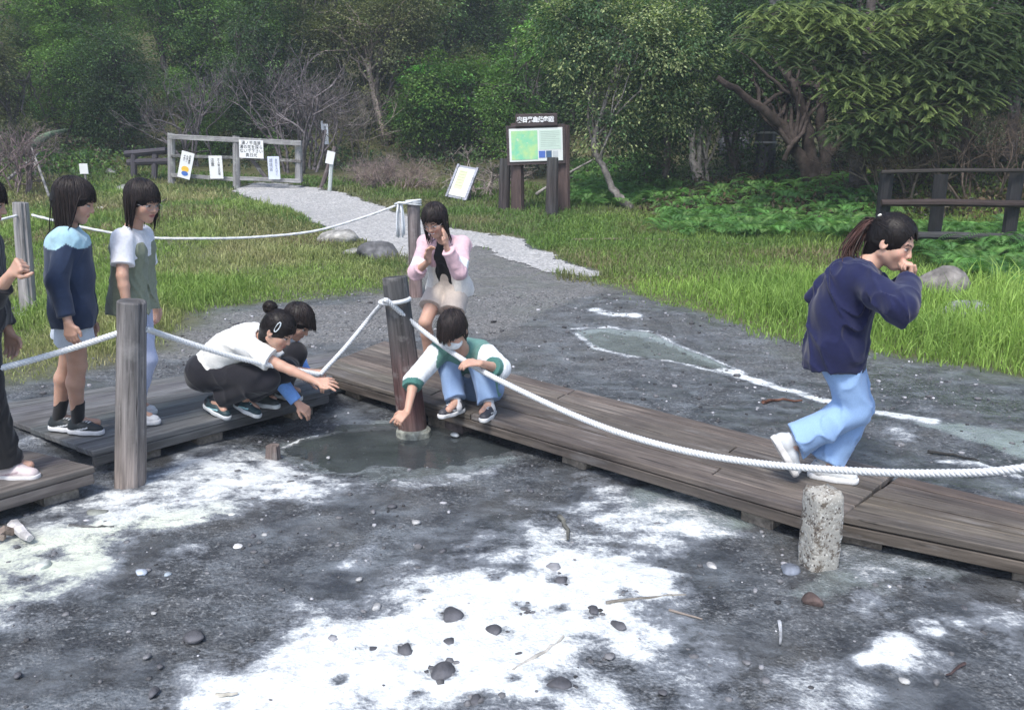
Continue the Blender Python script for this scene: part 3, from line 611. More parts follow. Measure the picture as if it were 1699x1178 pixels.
def notice(label, u0, v0, u1, v1, dy, rot, lines, vertical=False, ps=.75, name='notice_board', extra=None, fill=(.78, .79, .80), g='white notice boards on the gate', yy=None, ink=None):
    yy = yg+dy if yy is None else yy; a = aty(u0, v1, yy); b = aty(u1, v0, yy); c = (a+b)/2; wd = abs(b[0]-a[0]); ht = abs(b[2]-a[2])
    R = panel(c, wd, ht, rot); m = MB(); m.box([0, 0, 0], [wd, ht, .015], col=fill, bev=.003); m.V = [v@R.T for v in m.V]
    o = m.build(name, M_paint, None, None, loc=c); tag(o, label, 'notice', g)
    n = len(lines)
    for i, ln in enumerate(lines):
        if not ln: continue
        s = None
        if vertical:
            xx = wd*(.5-(i+.6)/(n+.2)); t = '\n'.join(ln); sz = ht*ps/max(len(ln), 4)
            text(t, sz, ink or K_, o, R@V3(xx, ht*.40-sz*len(ln)*.5, .0095), R, sx=.9)
        else:
            sz = min(wd*ps/max(len(ln), 5), ht/(n+.8)); text(ln, sz*1.12, ink or K_, o, R@V3(0, ht*(.5-(i+.75)/(n+.5)), .0095), R, sx=.95)
    return o, R, wd, ht, c
notice('wide white board with three rows of black writing beside the middle gate post', 398, 233, 436, 263, -.12, -.04, ['湯ノ平湿原', '湯の花を採ら', 'ないで下さい', '奥日光'], ps=.9)
o, R, wd, ht, c = notice('tilted white board with an orange and a blue picture at the left of the gate', 300, 252, 317, 297, -.14, .0, [])
o.rotation_euler = (0, -math.radians(-16), 0)
for i, (ln, xx) in enumerate((('火気厳禁', .22), ('たばこ', .0), ('やめて', -.22))): text('\n'.join(ln), ht*.085, K_, o, R@V3(wd*xx*.95, ht*(.24), .0095), R)
m = MB(); disc(m, V3(0, 0, 0), R, wd*.30, .0, (.80, .50, .06), half=False, squash=.8); ob = m.build('picture', M_paint, o, None, loc=R@V3(0, -ht*.15, .0095))
m = MB(); disc(m, V3(0, 0, 0), R, wd*.26, .0, (.06, .16, .50), squash=.7); ob = m.build('picture', M_paint, o, None, loc=R@V3(.01, -ht*.31, .0115))
notice('narrow upright white board with two columns of black writing left of the middle post', 349, 259, 368, 297, -.14, 0, ['立入禁止区域', '注意'], vertical=True)
notice('narrow bluish white board with faint columns right of the middle post', 446, 260, 463, 298, -.14, 0, ['自然を大切に', '環境省'], vertical=True, fill=(.62, .67, .80), ink=K_grey)
# small notice far left
o, *_ = notice('small plain white notice on a stake behind the lawn at left', 133, 272, 145, 289, 0, 0, [], g=None, yy=17.5)
pc = aty(139, 280, 17.5); m = MB(); m.tube([[0, .03, -(pc[2]-Hs(pc[0], 17.5))], [0, .03, .12]], .025, 7, (.2, .19, .18)); m.build('stake', M_post, o, None)
# hanging narrow sign + marker stake
o, *_ = notice('tall narrow bluish sign hanging among the trees right of the gate', 535, 206, 544, 240, 0, 0, ['遊歩道入口'], vertical=True, g=None, yy=21.2, fill=(.60, .64, .72))
pc = aty(539, 222, 21.2); m = MB(); m.tube([[0, .03, -(pc[2]-Hs(pc[0], 21.23))], [0, .03, .3]], .03, 7, (.1, .09, .09)); m.box([-.07, 0, .22], [.05, .01, .2], R=rotz(.2), col=(.6, .64, .72), bev=.002); m.build('stake', M_post, o, None)
mb = ground(546, 318); root = empty('marker_stake', mb, 'pale thin stake holding a small tilted white card by the path', 'stake'); ym = mb[1]
m = MB(); m.tube([mb-V3(0, 0, .1), aty(549, 285, ym), aty(552, 252, ym)], .045, 8, (.42, .46, .45)); m.build('stake', M_post, root, mb)
a = aty(548, 262, ym-.07); m = MB(); m.box(a, [.17, .012, .27], R=rotz(.15)@frame(V3(1, 0, -.25)), col=(.75, .76, .77), bev=.003); m.build('card', M_paint, root, mb)
lb = ground(530, 312); m = MB(); m.tube([lb-V3(0, 0, .1), aty(556, 244, lb[1]+.2)], .05, 7, (.10, .08, .08), rough=.1); tag(m.build('leaning_pole', M_post, None, lb, loc=lb), 'dark pole leaning right behind the white card stake', 'pole')
# --- map sign board
sgb = ground(936, 350); ys_ = sgb[1]; slb = ground(858, 349)
root = empty('map_board', V3(sgb[0]-.4, ys_, sgb[2]), 'brown timber map board with green trail map and white header writing', 'sign board'); og = V3(sgb[0]-.4, ys_, sgb[2])
DK = (.065, .05, .05)
for (u, vt, vb, yy) in ((858, 205, 352, ys_+.02), (935, 208, 352, ys_+.02)):
    m = MB(); m.tube([aty(u+1, vb, yy), aty(u, (vt+vb)/2, yy), aty(u, vt, yy)], [.125, .12, .115], 12, (.09, .062, .058), rough=.05); m.build('post', M_dark, root, og)
a = aty(845, 268, ys_-.16); b = aty(934, 213, ys_-.16); c = (a+b)/2; wd = b[0]-a[0]; ht = b[2]-a[2]; R = panel(c, wd, ht, .035)
m = MB(); m.box([0, 0, -.03], [wd+.10, ht+.12, .045], col=DK, bev=.006); m.V = [v@R.T for v in m.V]; m.build('backing', M_dark, root, None, loc=c-og)
def prect(name, x0, y0, x1, y1, z, col, mat=M_paint, th=.004):
    m = MB(); m.box([(x0+x1)/2*wd, (y0+y1)/2*ht, z], [(x1-x0)*wd, (y1-y0)*ht, th], col=col); m.V = [v@R.T for v in m.V]; return m.build(name, mat, bd, None)
m = MB(); m.box([0, 0, 0], [wd, ht, .02], col=(.70, .74, .72), bev=.003); m.V = [v@R.T for v in m.V]; bd = m.build('map_panel', M_paint, root, None, loc=c-og)
mp, n, p, o_ = newmat('map_print'); nn = noise_node(n, texco(n), 4.5, 5, .6); n2 = noise_node(n, texco(n), 16, 3, .6)
cc = mixc(n, mapr(n, nn.outputs[0], .35, .62, 0, 1), (.18, .60, .40), (.45, .68, .30)); cc = mixc(n, mapr(n, n2.outputs[0], .62, .7, 0, .6), cc, (.7, .7, .5)); n.links.new(cc, p.inputs['Base Color']); p.inputs['Roughness'].default_value = .45
prect('map_print', -.46, -.44, .03, .43, .0125, (.3, .6, .4), mp); prect('text_area', .06, -.15, .47, .43, .0125, (.55, .68, .60))
prect('photo_print', .05, -.40, .17, -.19, .0125, (.08, .16, .50)); prect('photo_print', .185, -.40, .29, -.19, .0125, (.06, .12, .22)); prect('photo_print', .31, -.38, .41, -.2, .0125, (.5, .54, .56))
for i in range(9): prect('text_line', .09, .38-i*.055, .44-(.06 if i % 4 == 3 else 0), .388-i*.055, .0155, (.30, .36, .33), th=.002)
a = aty(855, 210, ys_-.17); b = aty(925, 189, ys_-.17); ch = (a+b)/2; m = MB(); m.box(ch, [b[0]-a[0], .06, b[2]-a[2]], R=frame(V3(1, 0, .02)), col=DK, bev=.01); hd = m.build('header', M_dark, root, og)
text('奥日光自然歩道', (b[0]-a[0])/8.0, K_white, root, ch-og+V3(-.02, -.034, 0), panel(0, 0, 0, .02), sx=1.0, bold=.008)
for (u, vt, vb, dk, lab) in ((836, 264, 348, (.05, .04, .042), 'short dark log at the left foot of the map board'), (915, 262, 357, (.05, .05, .052), 'short dark log in front of the map board panel')):
    bb = ground(u, vb); tp = aty(u+2, vt, bb[1]); log_post('short_log_post', bb-V3(0, 0, .05), tp, .115, .105, lab, 'log post', [dk, (.06, .05, .05), (.07, .07, .07)], M_dark, 'short logs by the map board')
# --- tilted information board
tb = ground(768, 332); root = empty('info_board', tb, 'tilted grey framed board with pale yellow paper left of the map board', 'sign board'); c = aty(767, 303, tb[1])
R = panel(c, 1, 1, -.16, yaw=-.5, tilt=-.45); wd, ht = .42, .62
def pbox(name, x, y, sx, sy, z, th, col, par=root, mat=M_paint):
    m = MB(); m.box([x, y, z], [sx, sy, th], col=col, bev=.003); m.V = [v@R.T for v in m.V]; return m.build(name, mat, par, None, loc=c-tb)
pbox('backing', 0, 0, wd+.10, ht+.10, -.02, .03, (.30, .31, .36)); pbox('paper', -.01, .0, wd, ht, .002, .008, (.72, .74, .70)); pbox('text_area', -.06, .05, wd*.5, ht*.66, .008, .003, (.60, .64, .42))
for sgn in (-1, 1): pbox('frame', sgn*(wd/2+.035), 0, .05, ht+.12, .01, .04, (.33, .34, .40), mat=M_wood)
for i in range(6): pbox('text_line', -.06, .22-i*.06, wd*.42, .012, .011, .002, (.4, .42, .3))
for sgn in (-.18, .2):
    m = MB(); p_ = c+R@V3(sgn, -.1, -.05); m.tube([[p_[0], p_[1]+.1, Hs(p_[0], p_[1]+.1)-.1], p_], .035, 7, (.16, .13, .13)); m.build('leg', M_post, root, tb)
# --- right fence
fb = ground(1480, 424); yf = fb[1]; root = empty('rail_fence', fb, 'dark weathered rail fence with three rails at the right', 'fence')
for (u, vt, dy) in ((1472, 284, 0), (1562, 290, .2), (1688, 283, -.1), (1800, 285, -.2)):
    tp = aty(u, vt, yf+dy); m = MB(); bz = Hs(tp[0], tp[1]); m.tube([[tp[0], tp[1], bz-.1], (tp[0], tp[1], (bz+tp[2])/2), tp], .085, 12, (.022, .022, .024), rough=.05); m.build('post', M_dark, root, fb)
for (v0, v1, col, th) in ((286, 282, (.035, .03, .027), .05), (337, 340, (.04, .028, .026), .09), (391, 396, (.05, .05, .052), .09)):
    a = aty(1462, v0, yf-.12); b = aty(1830, v1, yf-.3); m = MB(); m.tube([a, lerp(a, b, .3)+V3(0, 0, .01), lerp(a, b, .6), b], [th*.5, th*.55, th*.52, th*.5], 9, col, rough=.06); m.build('rail', M_dark, root, fb)
# --- old fence left of the gate
ob_ = ground(240, 296); root = empty('old_fence', ob_, 'dark old crossed plank fence left of the gate', 'fence')
for (u0, v0, u1, v1) in ((222, 252, 222, 298), (258, 248, 256, 298), (208, 256, 276, 250), (212, 270, 282, 268)):
    a = aty(u0, v0, ob_[1]); b = aty(u1, v1, ob_[1]-.05); m = MB(); m.tube([a, b], .075, 8, (.06, .055, .065), rough=.06); m.build('rail' if abs(v1-v0) < 20 else 'post', M_dark, root, ob_)
# --- utility pole
ub = ground(1267, 290); yu = ub[1]; root = empty('utility_pole', ub, 'dark banded utility pole behind the big tree', 'pole')
m = MB(); m.tube([ub-V3(0, 0, .2), aty(1272, 205, yu)], [.24, .22], 16, (.035, .037, .05)); m.build('sleeve', M_plastic, root, ub)
m = MB(); m.tube([aty(1272, 207, yu), aty(1280, 100, yu), aty(1288, -60, yu)], [.15, .14, .13], 12, (.12, .12, .125)); m.build('shaft', M_conc, root, ub)
for v_, u_ in ((221, 1271), (237, 1270), (150, 1276), (97, 1281)):
    c_ = aty(u_, v_, yu); m = MB(); rr = .235 if v_ > 205 else .15; m.tube([c_-V3(0, 0, .02), c_+V3(0, 0, .02)], rr+.006, 16, (.42, .43, .47)); m.build('band', M_plastic, root, ub)
for k in range(4):
    c_ = aty(1284-k*1, 84+k*7, yu); m = MB(); m.box(c_+V3(-.05, -.16, 0), [.22, .02, .035], R=rotz(.1*k), col=(.6, .6, .6), bev=.004); m.build('step', M_plastic, root, ub)
wa = aty(1360, 228, yu); m = MB(); m.tube([aty(1290, 224, yu), wa, aty(1440, 240, yu), aty(1560, 262, yu-2)], .02, 6, (.3, .3, .32)); tag(m.build('cable', M_plastic, None, wa, loc=wa), 'thin grey cable running right from the utility pole', 'cable')

# ================================================================== ROCKS, STONES AND STICKS
def rock_mesh(seed, flat=.6, sub=3, rug=.25):
    import bmesh
    bm = bmesh.new(); bmesh.ops.create_icosphere(bm, subdivisions=sub, radius=1); r = np.random.default_rng(seed); o = r.uniform(0, 50, 3)
    planes = [np.append(nrm(r.normal(0, 1, 3)), r.uniform(.55, .8)) for _ in range(9)]
    for v in bm.verts:
        c = np.array(v.co); k = 1+rug*(fbm(np.array([c[0]*1.1+o[0]+c[2]]), np.array([c[1]*1.1+o[1]-c[2]*.7]), 3)[0]-.5)*2+rug*.35*(fbm(np.array([c[0]*4+o[0]]), np.array([c[1]*4+c[2]*3+o[1]]), 9)[0]-.5)*2
        c = c*k
        for pl in planes:
            e = c@pl[:3]-pl[3]
            if e > 0: c = c-pl[:3]*e*.85
        v.co = Vector(c); v.co.z *= flat
    V = np.array([v.co[:] for v in bm.verts]); T = [[v.index for v in f.verts] for f in bm.faces]; bm.free(); return V, T
def rock(u, v, wpx, hk, label, col, seed, name='rock', group=None, z=None, yaw=None, depth=.8, smooth=True, cat=None, sink=.33):
    p = ground(u, v) if z is None else atz(u, v, ZM); dep = F_PX/np.dot(p-CAM, _Fw); s = wpx/dep/2
    V, T = rock_mesh(seed, 1, 3 if wpx > 20 else 2, .28); V = V*np.array([s, s*depth, s*hk])@rotz(seed*1.3 if yaw is None else yaw).T if yaw is not None or True else V
    cc = np.array(col)*(1+.0*V[:, :1]); o = link(name, mesh_np(name, V, None, T, cc, smooth=smooth), M_rock, None, p+V3(0, 0, s*hk*(1-2*sink))); return tag(o, label, cat or name, group)
rock(560, 402, 70, .55, 'pale lichen rock on the lawn below the path', (.30, .29, .27), 3, yaw=.5); rock(630, 428, 74, .55, 'rounded dark grey boulder left of the pink jacket girl', (.11, .11, .115), 4, yaw=0.); rock(585, 424, 40, .5, 'small grey rock between the two lawn boulders', (.22, .22, .2), 61, yaw=0.)
rock(1552, 492, 100, .8, 'large brown grey boulder in the grass right of the runner', (.19, .175, .165), 5, yaw=-.3); rock(1605, 526, 95, .5, 'flat grey slab lying in the grass below the boulder', (.22, .23, .24), 6, yaw=.1)
rock(185, 290, 22, .7, 'pale small rock on the left slope', (.3, .29, .27), 7); rock(168, 348, 22, .4, 'pale flat stone in the lawn behind the blue jacket girl', (.38, .37, .36), 8); rock(205, 318, 30, .6, 'grey mossy rock at the foot of the left mound', (.22, .23, .2), 9)
rock(1215, 255, 70, .7, 'large grey rock behind the forked tree', (.17, .17, .18), 10, yaw=0.); rock(950, 297, 22, .5, 'small stone by the map board', (.2, .2, .19), 12)
rock(555, 650, 46, .45, 'flat grey stone under the reaching hands', (.32, .34, .35), 13, z=0.02, yaw=0., group=None); rock(755, 722, 20, .4, 'small pale stone in the spring by the reddish post', (.5, .52, .52), 14, z=0.)
rock(1310, 948, 40, .5, 'smooth dark blue grey stone beside the lichen stub', (.16, .18, .22), 15, z=0., yaw=.2); rock(1345, 1000, 46, .55, 'jagged brown lump of crust in front of the stub', (.09, .065, .06), 16, z=0.)
rock(160, 853, 38, .35, 'dark flat rock standing in the pale left runnel', (.2, .21, .19), 17, z=0., yaw=0.); rock(72, 940, 30, .6, 'round whitish stone at the left in the sulphur crust', (.5, .53, .50), 18, z=0.)
rock(234, 952, 22, .55, 'bluish white stone alone on the dark mud at left', (.42, .47, .55), 19, z=0.); rock(278, 954, 14, .5, 'little blue grey stone beside the bluish white stone', (.3, .35, .4), 20, z=0.)
rock(395, 907, 22, .3, 'long flat white pebble on the middle mud', (.6, .6, .6), 21, z=0., yaw=0.); rock(385, 854, 14, .4, 'tiny white pebble above the long flat one', (.5, .52, .5), 22, z=0.)
dk = (.085, .085, .095)
for i, (u, v, w_) in enumerate([(752, 1024, 50), (672, 1082, 40), (735, 1118, 58), (790, 1165, 34), (928, 1140, 44), (626, 1008, 22), (820, 1050, 34), (745, 1068, 30), (1028, 1040, 32), (930, 965, 30), (985, 1015, 26), (780, 1005, 24), (830, 1000, 22), (708, 1000, 26), (860, 1090, 26), (620, 1080, 24), (320, 1060, 44), (255, 1150, 26), (265, 1106, 16), (245, 1090, 16), (255, 1018, 13), (650, 842, 20), (620, 850, 14), (690, 868, 18), (735, 915, 18), (560, 905, 12), (440, 888, 12), (420, 890, 14), (548, 905, 12), (596, 962, 16), (880, 815, 14), (1090, 870, 14), (1180, 940, 22), (1100, 1150, 20), (1270, 1130, 22), (1500, 1130, 20), (1600, 1010, 18), (1240, 1100, 18), (1420, 960, 16), (30, 1120, 18), (110, 1020, 16), (880, 990, 20), (905, 940, 14), (1010, 1090, 22), (545, 760, 10), (640, 1140, 20)]):
    kinds = [dk, (.16, .16, .17), (.36, .36, .36)]; kcol = kinds[0] if w_ > 24 else kinds[i % 3]
    sz = 'fist sized' if w_ > 24 else 'small'; rock(u, v, w_, .5, ('dark %s stone lying on the white mineral crust' if kcol == dk else '%s grey stone scattered on the volcanic mud') % sz, kcol, 100+i, 'stone', 'loose stones on the mineral ground', z=0.)
def stick(pts, r, label, col=(.10, .07, .05), zz=None):
    P = [ (ground(u, v) if zz is None else atz(u, v, ZM))+V3(0, 0, r+.004) for u, v in pts]; m = MB(); P = spline(P, 4)+rng.normal(0, r*.3, (4*(len(pts)-1)+1, 3)); m.tube(P, np.linspace(r, r*.5, len(P)), 7, col, rough=.1)
    tag(m.build('stick', M_bark, None, P[0], loc=P[0]), label, 'stick', 'fallen sticks on the mud')
stick([(1265, 672), (1290, 667), (1330, 669)], .012, 'reddish brown stick behind the runner', (.14, .07, .05)); stick([(1540, 752), (1580, 758), (1625, 768)], .010, 'dark stick at the right end of the back mud', (.03, .03, .03))
stick([(928, 862), (940, 880), (942, 900)], .013, 'dark twig upright in the milky pool edge', (.09, .09, .08), 0); stick([(25, 880), (48, 908)], .03, 'grey driftwood chunk at the left edge', (.34, .33, .33), 0)
stick([(0, 900), (30, 893)], .03, 'brown driftwood end at the left edge', (.25, .2, .17), 0); stick([(1005, 1004), (1080, 994), (1135, 990)], .007, 'thin grey twig along the crust point', (.25, .23, .2), 0)
stick([(1292, 1034), (1296, 1072)], .007, 'thin pale twig on the mud below the stub', (.35, .36, .38), 0); stick([(360, 1157), (395, 1154)], .008, 'short pale twig at the bottom left', (.4, .38, .33), 0)
stick([(850, 1118), (905, 1085), (935, 1060)], .008, 'pale crooked twig on the white crust', (.5, .48, .44), 0); stick([(116, 876), (150, 878), (190, 877)], .008, 'thin twig lying in the left runnel', (.1, .1, .1), 0)
stick([(1600, 1105), (1570, 1125)], .006, 'small dark twig at the bottom right', (.07, .05, .05), 0); stick([(1110, 1015), (1165, 1030)], .005, 'hair thin root right of the crust', (.2, .17, .15), 0)
m = MB(); c0 = atz(455, 757, ZM); m.tube([c0-V3(0, 0, .05), c0+V3(0, 0, .07)], [.045, .038], 10, (.15, .12, .11), rough=.1); tag(m.build('stump', M_post, None, c0, loc=c0), 'tiny cut wooden stump beside the spring', 'stump')
# pebbles: uncountable
N = 9000; bx = rng.uniform(-3.6, 3.6, N); by = 1.6+rng.uniform(0, 1, N)**.8*8.5; s = np.exp(rng.normal(-5.05, .6, N)).clip(.002, .035); zz = H(bx, by); V0, T0 = rock_mesh(77, .6, 1, .3); T0 = np.array(T0)
keep = (sdpoly(bx, by, BASIN) < 0) | ((sdpoly(bx, by, BASIN) > 1.1) & (by < 9) & (sdpoly(bx, by, bankP) > .05)); bx, by, s, zz = bx[keep], by[keep], s[keep], zz[keep]; N = len(bx)
sp_ = [(752, 1024, 30), (672, 1082, 30), (735, 1118, 42), (790, 1165, 34), (928, 1140, 34), (626, 1008, 18), (840, 1050, 24), (985, 1018, 30), (930, 965, 26), (868, 1012, 34), (980, 1095, 26), (600, 1075, 22), (560, 1130, 20), (1040, 985, 22), (700, 985, 20), (820, 960, 24), (985, 880, 22), (930, 1010, 20), (500, 790, 22), (90, 920, 24), (40, 960, 24), (690, 1150, 22), (850, 1130, 18)]
ex = []
for (u, v, rp) in sp_:
    for k in range(13): r_ = abs(rng.normal(0, .75)); t_ = rng.uniform(0, 6.28); q = atz(u+rp*r_*math.cos(t_), v+rp*.6*r_*math.sin(t_), ZM); ex.append((q[0], q[1], rp/34*rng.uniform(.006, .022)))
ex = np.array(ex); bx = np.append(bx, ex[:, 0]); by = np.append(by, ex[:, 1]); s = np.append(s, ex[:, 2]); zz = H(bx, by); N = len(bx); NE = len(ex)
a = rng.uniform(0, 6.28, N); V = V0[None]*s[:, None, None]*rng.uniform(.6, 1.3, (N, 1, 3)); ca, sa = np.cos(a)[:, None], np.sin(a)[:, None]
V = np.stack([V[..., 0]*ca-V[..., 1]*sa+bx[:, None], V[..., 0]*sa+V[..., 1]*ca+by[:, None], V[..., 2]+zz[:, None]+s[:, None]*.2], -1).reshape(-1, 3)
T = (T0[None]+np.arange(N)[:, None, None]*len(V0)).reshape(-1, 3); cb = np.exp(rng.normal(-1.95, .6, N)).clip(.03, .55); cb[-NE:] = rng.uniform(.05, .16, NE); c = np.repeat(cb[:, None]*np.array([[1, 1, 1.06]]), len(V0), 0)
o = link('pebbles', mesh_np('pebbles', V, None, T, c, smooth=True), M_rock); tag(o, 'loose pebbles strewn over the mud and gravel', None, None, 'stuff')
# white pebble heap round the far post
N = 70; m = MB()
for k in range(N):
    an = rng.uniform(0, 6.28); rr = .06+.2*rng.uniform(0, 1); q = p3b[:2]+np.array([math.cos(an), math.sin(an)])*rr; sc_ = rng.uniform(.015, .035); m.add(V0*sc_+V3(*q, Hs(*q)+.02*(1-rr)), None, T0, np.array((.42, .42, .43))*rng.uniform(.7, 1.2))
tag(m.build('white_gravel', M_rock, None, None, smooth=True), 'white gravel heaped round the pale left post', None, None, 'stuff')
# ================================================================== LEAVES, TREES, UNDERGROWTH
def leaf_batch(C, D, N, ln, wd, col, fold=.25, shape='rhomb'):
    """C centres, D long axis, N normal, ln/wd arrays -> V, T, colours (a folded leaf of two triangles)"""
    S = np.cross(D, N); S /= np.linalg.norm(S, axis=1)[:, None]+1e-9; n = len(C)
    ln = np.broadcast_to(ln, (n,))[:, None]; wd = np.broadcast_to(wd, (n,))[:, None]
    a = C-D*ln*.5; b = C+D*ln*.5; m = C-D*ln*.08; l = m+S*wd*.5+N*wd*fold; r = m-S*wd*.5+N*wd*fold
    V = np.stack([a, l, b, r], 1).reshape(-1, 3); i = np.arange(n)[:, None]*4
    T = np.concatenate([i+np.array([[0, 2, 1]]), i+np.array([[0, 3, 2]])], 0)
    return V, T, np.repeat(col, 4, 0)
def rdir(r, n, up=0.):
    d = r.normal(0, 1, (n, 3)); d[:, 2] += up; return d/np.linalg.norm(d, axis=1)[:, None]
def crown_mesh(seed, blobs, nclu, per, ln, cols, csig=.22, droop=.25, wr=.5, tipcol=None, shell=.55, tipp=.3):
    """blobs: [(cx,cy,cz,rx,ry,rz)]; clusters of leaves spread through their outer volume"""
    r = np.random.default_rng(seed); vol = np.array([b[3]*b[4]*b[5] for b in blobs])**.8; cols = np.array(cols, float)
    k = r.choice(len(blobs), nclu, p=vol/vol.sum()); B = np.array(blobs, float)[k]
    d = rdir(r, nclu, .15); rad = shell+(1.06-shell)*r.uniform(0, 1, nclu)**.6; cc = B[:, :3]+d*B[:, 3:]*rad[:, None]*(1+.18*np.sin(d[:, :1]*7+seed)*np.cos(d[:, 2:]*6+d[:, 1:2]*5))
    cj = cols[r.integers(0, len(cols), nclu)]*np.exp(r.normal(0, .36, (nclu, 1)))
    n = nclu*per; ci = np.repeat(np.arange(nclu), per); cs = csig*r.uniform(.6, 1.5, nclu)
    off = r.normal(0, 1, (n, 3))*cs[ci][:, None]*np.array([1, 1, .55]); off[:, 2] -= droop*(off[:, 0]**2+off[:, 1]**2)/csig*.6
    C = cc[ci]+off; out = nrm_rows(off*np.array([1, 1, .3])+d[ci]*csig*.8+r.normal(0, csig*.5, (n, 3))); out[:, 2] -= droop; D = nrm_rows(out)
    N = nrm_rows(rdir(r, n)*.55+np.array([0, 0, 1.])+d[ci]*.4); N = nrm_rows(N-D*(N*D).sum(1)[:, None])
    c = cj[ci]*np.exp(r.normal(0, .16, (n, 1)))
    if tipcol is not None:
        tp = (r.uniform(0, 1, nclu) < tipp)[ci] & (r.uniform(0, 1, n) < .75); c[tp] = np.array(tipcol)*np.exp(r.normal(0, .18, (tp.sum(), 1)))
    l_ = ln*r.uniform(.65, 1.3, n); return leaf_batch(C, D, N, l_, l_*wr, c), cc
def nrm_rows(a): return a/(np.linalg.norm(a, axis=1)[:, None]+1e-9)
def wander(r, a, b, n, amp):
    t = np.linspace(0, 1, n)[:, None]; P = a+(b-a)*t; j = np.cumsum(r.normal(0, 1, (n, 3)), 0); j -= j[:1]+(j[-1:]-j[:1])*t; return P+j*amp
def limbs(seed, stems, targets, r0, col, nl=24, amp=.03):
    """stems: polylines for trunks; branches go from the stems out to cluster centres"""
    r = np.random.default_rng(seed); m = MB()
    for S, ra in stems:
        S = spline(S, 6); S = S+r.normal(0, ra*.12, S.shape); m.tube(S, np.linspace(ra, ra*.35, len(S)), 9, col, rough=.1)
    al = [spline(S, 6) for S, _ in stems]
    for t in targets[r.choice(len(targets), min(nl, len(targets)), replace=False)]:
        S = al[r.integers(len(al))]; k = int(len(S)*r.uniform(.4, .98)); k = min(k, len(S)-1); a = S[k]
        P = wander(r, a, t, 9, np.linalg.norm(t-a)*amp); P[:, 2] += np.sin(np.linspace(0, math.pi, 9))*.06*np.linalg.norm(t-a)
        m.tube(P, np.linspace(stems[0][1]*.32, .008, 9), 5, np.array(col)*r.uniform(.8, 1.2), cap=False)
    return m
def mesh_of(m, name, origin=None):
    V = np.vstack(m.V); me = mesh_np(name, V if origin is None else V-origin, np.vstack(m.Q) if m.Q else None, np.vstack(m.T) if m.T else None, np.vstack(m.C), np.vstack(m.U), True); return me
PROTO = {}
DG = [(.055, .105, .042), (.075, .14, .05), (.048, .088, .042), (.09, .155, .055)]
MG = [(.095, .19, .05), (.13, .25, .06), (.08, .16, .048), (.155, .26, .065)]
OL = [(.11, .13, .055), (.14, .155, .065), (.09, .11, .05), (.16, .17, .08)]
LG = [(.10, .19, .04), (.13, .23, .05), (.08, .15, .035), (.15, .25, .06)]
def proto(kind, seed):
    r = np.random.default_rng(seed*7+1)
    P = dict(dark=(DG, .11, 150, 50, .26), mid=(MG, .125, 150, 50, .27), olive=(OL, .10, 150, 50, .23), light=(LG, .13, 140, 50, .25))[kind]; cols, ln, nc, per, cs = P
    bl = [(r.uniform(-1.1, 1.1), r.uniform(-.8, .8), z_, r.uniform(.8, 1.5), r.uniform(.8, 1.3), r.uniform(.7, 1.1)) for z_ in np.linspace(1.4, 5.2, 8)]
    (V, T, c), cc = crown_mesh(seed, bl, nc*2, per, ln, cols, cs, shell=.5)
    cm = mesh_np('crown', V, None, T, c, smooth=False); cm.materials.append(M_leaf)
    st = [(np.array([[0, 0, -.3], [.05, 0, 1.2], [r.uniform(-.3, .3), r.uniform(-.2, .2), 2.8], [r.uniform(-.5, .5), 0, 5.]]), .13), (np.array([[.05, 0, .5], [r.uniform(.2, .7), .1, 2.2], [r.uniform(.5, 1.1), r.uniform(-.3, .3), 4.]]), .08)]
    tm = mesh_of(limbs(seed, st, cc, .1, (.11, .095, .09), 26), 'trunk'); tm.materials.append(M_bark); PROTO[(kind, seed)] = (cm, tm)
for k, s in (('dark', 1), ('dark', 2), ('dark', 3), ('mid', 4), ('mid', 5), ('olive', 6), ('olive', 7), ('light', 8)): proto(k, s)
KEYS = list(PROTO)
LAB = dict(dark=('dark green broadleaf tree massed on the wooded hillside', 'dark green trees on the hillside'), mid=('mid green leafy tree growing up the wooded hillside', 'mid green trees on the hillside'),
           olive=('olive green small leaved tree in the hillside wood', 'olive trees on the hillside'), light=('bright green young tree in the hillside wood', 'bright green trees on the hillside'))
def put_tree(x, y, key, s, rz, label=None, group=None, sink=0., sz=1.):
    cm, tm = PROTO[key]; r = empty('tree', (x, y, Hs(x, y)-sink), label or LAB[key[0]][0], 'tree', None if label else (group or LAB[key[0]][1])); r.rotation_euler.z = rz; r.scale = (s, s, s*sz)
    for nm, me in (('crown', cm), ('trunk', tm)):
        o = bpy.data.objects.new(nm, me); COL.objects.link(o); o.parent = r
    return r
rt = np.random.default_rng(42)
for row, (yy, n, sc0) in enumerate([(24.2, 18, .75), (27.0, 18, .9), (30.5, 17, 1.0), (35, 16, 1.15), (41, 16, 1.35)]):
    half = yy*.90+2
    for i in range(n):
        xx = -half+2*half*(i+.5)/n+rt.uniform(-.8, .8)*half/n; y_ = yy+rt.uniform(-1, 1)
        left = xx < -2
        ks = ['dark', 'dark', 'mid', 'olive', 'light'] if left else ['dark', 'dark', 'dark', 'olive']
        kk = ks[rt.integers(len(ks))]; cand = [k for k in KEYS if k[0] == kk]; key = cand[rt.integers(len(cand))]
        put_tree(xx, y_, key, sc0*rt.uniform(.85, 1.2), rt.uniform(0, 6.28), sink=.6+rt.uniform(0, .5))
